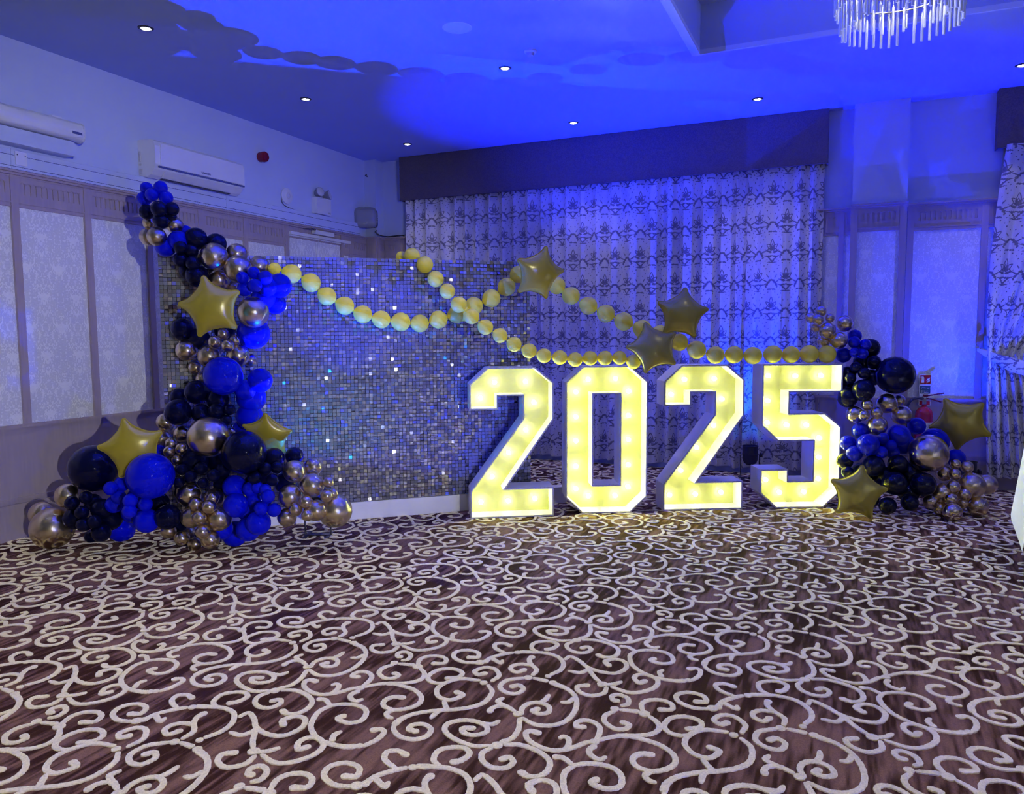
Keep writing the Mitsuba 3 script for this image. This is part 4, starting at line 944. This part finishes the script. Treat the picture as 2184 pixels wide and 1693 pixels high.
BL = balloon_labels(); eye = np.array([0, 0, 1.55])
for i, (cl, col, x, y, z, r) in enumerate(BALLOONS):
    k = thing(f'{CN[col].split()[-1] if col == "G" else CN[col].split()[0]}_balloon', BL[i], 'balloon', f'{CN[col]} balloons {PLACE[cl]}')
    d = np.array([x, y, z]) - eye; d /= np.linalg.norm(d); d = d + rng.normal(0, .45, 3); d /= np.linalg.norm(d)
    A = align(-d); A[:3, :3] *= r; A[:3, 3] = (x, y, z)
    put(k, bal_s[col], TW(A))
link = balloon_profile(); link_p = [(0, 1.10), (.05, 1.09), (.06, 1.03)] + [q for q in link[2:]]
link_s = mikit.ply(lathe(link_p, 36), 'balloon_yellow', smooth=60)
def garland(pts, nm):
    p = np.array(pts)
    w = ['first', 'second', 'third', 'fourth', 'fifth', 'sixth', 'seventh', 'eighth', 'ninth', 'tenth', 'eleventh', 'twelfth', 'thirteenth', 'fourteenth', 'fifteenth', 'sixteenth', 'seventeenth', 'eighteenth', 'nineteenth']
    n = len(p)
    for i in range(n):
        lab = f'{w[i]} yellow balloon from the left end of the {nm}' if i < (n + 1) // 2 else (f'{w[n - 1 - i]} yellow balloon from the right end of the {nm}')
        k = thing('yellow_balloon', lab, 'balloon', 'yellow balloons of the ' + nm)
        t = p[min(i + 1, n - 1), :3] - p[max(i - 1, 0), :3]
        A = align(t); A[:3, :3] *= p[i, 3]; A[:3, 3] = p[i, :3]
        put(k, link_s, TW(A))
garland(CHAIN_1, 'long garland reaching the five')
garland(CHAIN_2, 'short garland ending on the zero')

# ------------------------------------------------------------------ foil stars
def star_mesh():
    from scipy.sparse import lil_matrix
    from scipy.sparse.linalg import spsolve
    from scipy.ndimage import map_coordinates
    edge = []
    def bez(a, b, c, n): t = np.linspace(0, 1, n)[:, None]; return (1 - t) ** 2 * a + 2 * t * (1 - t) * b + t * t * c
    for i in range(5):
        c, s = math.cos(math.pi / 2 - i * 2 * math.pi / 5), math.sin(math.pi / 2 - i * 2 * math.pi / 5)
        R = np.array([(s, c), (-c, s)])                       # maps (across, along) to the plane
        g = math.pi / 5; v = .68 * np.array([math.sin(g), math.cos(g)])
        tip = np.array([(-.072, .945), (-.045, .985), (0, 1.0), (.045, .985), (.072, .945)])
        right = bez(np.array([.072, .945]), np.array([.165, .70]), v, 14)[1:]
        left = right[:-1] * [-1, 1]
        arm = np.vstack([left[::-1], tip, right]); edge.append(arm @ np.array([(s, -c), (c, s)]))
    E_ = np.vstack(edge); poly = Polygon(E_)
    N = 121; g = np.linspace(-1.05, 1.05, N); X, Y = np.meshgrid(g, g, indexing='ij')
    import shapely
    ins = shapely.contains_xy(poly, X, Y); idx = -np.ones((N, N), int); idx[ins] = np.arange(ins.sum()); n = ins.sum()
    I, J = np.nonzero(ins); A = lil_matrix((n, n)); A.setdiag(4.0)
    for di, dj in ((1, 0), (-1, 0), (0, 1), (0, -1)):
        q = idx[I + di, J + dj]; ok = q >= 0
        for a, b in zip(np.nonzero(ok)[0], q[ok]): A[a, b] = -1
    phi = np.zeros((N, N)); phi[ins] = spsolve(A.tocsr(), np.full(n, (g[1] - g[0]) ** 2))
    hmap = np.sqrt(np.maximum(phi, 0)); hmap *= .34 / hmap.max()
    m = len(E_); rings = np.r_[np.linspace(.12, .8, 11), .86, .91, .95, .98, 1.0]; V, F_ = [(0, 0)], []
    for f in rings: V += list(E_ * f)
    V = np.array(V)
    h = map_coordinates(hmap, [(V[:, 0] + 1.05) / 2.1 * (N - 1), (V[:, 1] + 1.05) / 2.1 * (N - 1)], order=1)
    fr = np.r_[0, np.repeat(rings, m)]; h = h * np.where(fr >= 1, 0, 1)
    # smooth the interpolated heights around the rim and pucker the seams in the valleys
    th = np.arctan2(V[:, 0], V[:, 1]); loc = (th / (2 * np.pi / 5) - .5); loc = (loc - np.round(loc)) * 2 * np.pi / 5
    h += np.where(fr < 1, -.014 * np.exp(-((1 - fr) / .16) ** 2) * np.exp(-(loc / .20) ** 2) * (1 + np.cos(loc * 46)), 0)
    h = np.maximum(h, 0)
    rad = lambda k, j: 1 + k * m + j % m
    for j in range(m): F_.append((0, rad(0, j + 1), rad(0, j)))
    for q in range(len(rings) - 1):
        for j in range(m): F_ += [(rad(q, j), rad(q, j + 1), rad(q + 1, j + 1)), (rad(q, j), rad(q + 1, j + 1), rad(q + 1, j))]
    F_ = np.array(F_)
    front = np.c_[V[:, 0], -h, V[:, 1]]; back = np.c_[V[:, 0], h, V[:, 1]]
    mesh = trimesh.Trimesh(np.vstack([front, back]), np.vstack([F_, F_[:, ::-1] + len(V)]), process=False)
    mesh.merge_vertices(); mesh.fix_normals()
    seam = extrude(poly.buffer(.02, join_style=1).difference(poly.buffer(-.006)), .006); seam.apply_translation((0, 0, -.003))
    seam.apply_transform(frame((0, 0, 0), (1, 0, 0), (0, 0, 1)))
    return mesh, seam
sm, seam = star_mesh(); star_s = mikit.ply(sm, 'foil_yellow', smooth=70); seam_s = mikit.ply(seam, 'foil_yellow')
for q, lab in (('column', 'yellow foil star in the middle of the left balloon column'), ('low_left', 'yellow foil star leaning over the big navy balloon at lower left'), ('low_right', 'yellow foil star half hidden behind a navy balloon, before the shimmer wall'),
               ('garland', 'yellow foil star at the right edge of the shimmer wall'), ('upper', 'upper of two yellow foil stars before the curtain'), ('lower', 'yellow foil star above the gap between the zero and the second two'),
               ('right', 'yellow foil star beside the fire extinguisher'), ('floor', 'yellow foil star on the carpet at the foot of the five')):
    pos, R, rv = STARS[q]; k = thing('foil_star', lab, 'star balloon', 'yellow foil stars')
    A = np.eye(4); A[:3, :3] = Rotation.from_rotvec(rv).as_matrix() * R; A[:3, 3] = pos
    put(k + '__body', star_s, TW(A)); put(k + '__seam', seam_s, TW(A), label='flat pressed seam')

# ------------------------------------------------------------------ fire point on the right
k = thing('fire_extinguisher', 'red foam fire extinguisher on the wall behind the right star', 'fire extinguisher')
ex, ey = .675, 8.45
EM = frame((ex, ey, .30), (1, 0, 0), (0, 1, 0))
put(k + '__body', mikit.ply(moved(lathe([(0, 0), (.07, 0), (.078, .01), (.078, .42), (.07, .455), (.045, .482), (.022, .495), (.022, .52), (0, .52)], 36), EM), 'red_paint', smooth=35))
put(k + '__valve', mikit.ply(moved(cat(lathe([(0, .52), (.018, .52), (.018, .57), (0, .57)], 16), moved(trimesh.creation.box((.03, .05, .035)), frame((0, -.0, .565), (1, 0, 0), (0, 1, 0)))), EM), 'chrome', smooth=30), label='metal valve')
put(k + '__handle', mikit.ply(cat(tube(catmull([(ex, ey, .895), (ex + .05, ey - .02, .91), (ex + .16, ey - .05, .935)]), .007, 6), tube(catmull([(ex, ey, .875), (ex + .05, ey - .02, .875), (ex + .14, ey - .05, .85)]), .007, 6), bx(ex - .012, ex + .03, ey - .03, ey + .01, .895, .915)), 'red_plastic', smooth=30), label='red squeeze handle')
put(k + '__hose', mikit.ply(tube(catmull([(ex - .01, ey - .02, .875), (ex - .06, ey - .03, .88), (ex - .12, ey - .04, .855), (ex - .155, ey - .04, .76), (ex - .14, ey - .04, .6), (ex - .095, ey - .04, .48)]), .012, 8), 'dark_plastic', smooth=True), label='black hose')
lab_m = lathe([(.0785, .265), (.0795, .265), (.0795, .345), (.0785, .345)], 48)
put(k + '__label', mikit.ply(moved(lab_m, EM), 'label_cream', smooth=30), label='pale label band')
t = meshkit.text_mesh('FOAM', .030, .002, True); t.apply_translation((-.052, 0, 0)); v = t.vertices.copy(); an = v[:, 0] / .08
t.vertices = np.c_[np.sin(an) * (.0800 + v[:, 2]), -np.cos(an) * (.0800 + v[:, 2]), v[:, 1] + .295]
put(k + '__lettering', mikit.ply(moved(t, EM), 'trim_grey'), label='grey lettering reading FOAM')
k = thing('safety_sign', 'fire extinguisher safety sign of red, white and green panels on the wall', 'sign')
WM = frame((.685, 8.556, 0), (1, 0, 0), (0, 0, 1))            # out of the wall = -y
put(k + '__board', mikit.ply(moved(bx(-.052, .052, .795, 1.105, .0, .004), WM), 'sign_white'))
put(k + '__red_panel', mikit.ply(moved(cat(bx(-.046, .046, 1.012, 1.099, .004, .0052), bx(-.046, .046, .800, .842, .004, .0052)), WM), 'sign_red'), label='red pictogram panel')
pic = cat(extrude(unary_union([sbox(-.034, 1.022, -.010, 1.070), Point(-.022, 1.070).buffer(.012), sbox(-.026, 1.078, -.018, 1.088), LineString([(-.022, 1.086), (-.036, 1.088), (-.038, 1.075)]).buffer(.0025)]), .001),
          extrude(unary_union([LineString([(.014 + dx, 1.022 + dz), (.020 + dx, 1.036 + dz), (.012 + dx, 1.046 + dz), (.020 + dx, 1.060 + dz)]).buffer(.0032) for dx, dz in ((0, 0), (.009, .006), (.018, .012))]), .001))
pic.apply_translation((0, 0, .0052)); put(k + '__pictogram', mikit.ply(moved(pic, WM), 'sign_white'), label='white extinguisher and flames')
put(k + '__green_panel', mikit.ply(moved(bx(-.046, .046, .915, .992, .004, .0052), WM), 'sign_green'), label='dark green instruction panel')
lines = []
for z, w in ((.944, .045), (.938, .038), (.930, .045), (.924, .030)): lines.append(bx(-.012, -.012 + w, z - .0012, z + .0012, .0052, .006))
for z in (.938, .925): lines.append(moved(extrude(Point(0, 0).buffer(.0075).difference(Point(0, 0).buffer(.0045)), .001), frame((-.030, z + .004, .0052), (1, 0, 0), (0, 1, 0))))
lines.append(moved(extrude(LineString([(-.036, .972), (-.031, .966), (-.022, .982)]).buffer(.0016), .001), frame((0, 0, .0052), (1, 0, 0), (0, 1, 0))))
t = meshkit.text_mesh('For use on', .011, .001, True); t.apply_translation((-.016, .968, .0052)); lines.append(t)
put(k + '__lettering', mikit.ply(moved(cat(*lines), WM), 'sign_white'), label='white lettering reading For use on')
ban = extrude(unary_union([Point(0, .880).buffer(.020).difference(Point(0, .880).buffer(.016)), LineString([(-.012, .892), (.012, .868)]).buffer(.002)]), .001); ban.apply_translation((0, 0, .004))
put(k + '__ban_symbol', mikit.ply(moved(ban, WM), 'dark_plastic'), label='black crossed circle')

# ------------------------------------------------------------------ table with a white cloth
def table():
    cx, cy, R, ztop = 1.66, 5.86, .60, .755
    k = thing('round_table', 'round table under the white cloth at the right picture edge', 'table')
    put(k + '__top', mikit.ply(moved(trimesh.creation.cylinder(R - .012, .025, sections=48), frame((cx, cy, ztop - .018), (1, 0, 0), (0, 1, 0))), 'grey_plastic'))
    put(k + '__leg', mikit.ply(cat(moved(trimesh.creation.cylinder(.035, ztop - .06, sections=16), frame((cx, cy, (ztop - .06) / 2 + .03), (1, 0, 0), (0, 1, 0))), moved(lathe([(0, 0), (.28, 0), (.28, .015), (.04, .05), (0, .05)], 32), frame((cx, cy, .0), (1, 0, 0), (0, 1, 0)))), 'black_metal', smooth=30))
    n = 260; a = np.linspace(0, 2 * np.pi, n, endpoint=False); corner = math.radians(188)
    da = (a - corner + np.pi / 4) % (np.pi / 2) - np.pi / 4; drop = .40 + .25 * np.exp(-np.abs(da) / .20)
    fold = np.sin(a * 11 + .6 * np.sin(3 * a)) ; rows = []
    for q in np.r_[0, .3, .7, .92]: rows.append(np.c_[cx + q * R * np.cos(a), cy + q * R * np.sin(a), np.full(n, ztop)])
    for h in np.linspace(0, 1, 14):
        lean = (.050 + .010 * fold - .03 * np.exp(-np.abs(da) / .20)) * h
        rr = R + lean; z = ztop - .004 - drop * h + (.004 if h == 0 else 0)
        rows.append(np.c_[cx + rr * np.cos(a), cy + rr * np.sin(a), z])
    V = np.vstack(rows); F_ = []
    for i in range(len(rows) - 1):
        p = i * n + np.arange(n); q = i * n + (np.arange(n) + 1) % n; F_.append(np.c_[p, p + n, q + n]); F_.append(np.c_[p, q + n, q])
    m = trimesh.Trimesh(V, np.vstack(F_), process=False); m.merge_vertices()
    k = thing('tablecloth', 'white tablecloth hanging to a point at the right picture edge', 'tablecloth')
    put(k, mikit.ply(m, 'table_linen', smooth=True))
table()

# ------------------------------------------------------------------ floodlight out of view, and an added side lamp
k = thing('floodlight', 'white floodlight on the right wall outside the picture', 'floodlight')
fx, fy, fz = 5.35, -2.75, 1.95
put(k + '__housing', mikit.ply(cat(bx(fx + .03, fx + .11, fy - .14, fy + .14, fz - .10, fz + .10), bx(fx + .11, XR, fy - .03, fy + .03, fz - .03, fz + .03)), 'black_metal'))
fd = np.array([-11.1, 7.5, -.75]); fd /= np.linalg.norm(fd); fo = np.array([fx, fy, fz]) + fd * .06
put(k + '__lamp', mikit.ply(moved(trimesh.creation.cylinder(.05, .01, sections=24), frame(fo - fd * .02, (0, 0, 0), (0, 0, 0)) if False else frame(fo - fd * .02, (1, 0, 0), (0, 1, 0)) @ align(fd)), 'clear_lens'), emitter={**lights_only([FLOOD * 5] * 3), 'sampling_weight': 2.0})
scene[k + '_beam'] = {'type': 'spot', 'to_world': T().look_at(origin=fo.tolist(), target=(fo + fd).tolist(), up=[0, 0, 1]), 'intensity': rgb(FLOOD, FLOOD, FLOOD), 'cutoff_angle': 18, 'beam_width': 9, 'sampling_weight': 4.0}
k = thing('added_side_lamp', 'added cool white lamp for the tied curtain, outside the picture', 'added lamp')  # unseen lamp added to whiten the tied curtain
lx, ly, lz = 5.40, 5.6, 2.3
put(k + '__housing', mikit.ply(cat(bx(lx + .02, lx + .12, ly - .12, ly + .12, lz - .12, lz + .12), bx(lx + .12, XR, ly - .03, ly + .03, lz - .03, lz + .03)), 'black_metal'))
ld = np.array([2.3, 8.4, 1.4]) - [lx, ly, lz]; ld /= np.linalg.norm(ld); lo = np.array([lx, ly, lz]) + ld * .06
put(k + '__lamp', mikit.ply(moved(trimesh.creation.cylinder(.06, .01, sections=24), frame(lo - ld * .03, (1, 0, 0), (0, 1, 0)) @ align(ld)), 'clear_lens'), emitter={**lights_only([SIDE * 8 * c for c in (.86, 1, 1.02)]), 'sampling_weight': .6})
scene[k + '_beam'] = {'type': 'spot', 'to_world': T().look_at(origin=lo.tolist(), target=(lo + ld).tolist(), up=[0, 0, 1]), 'intensity': rgb(*[SIDE * c for c in (.86, 1, 1.02)]), 'cutoff_angle': 13, 'beam_width': 7, 'sampling_weight': 1.5}
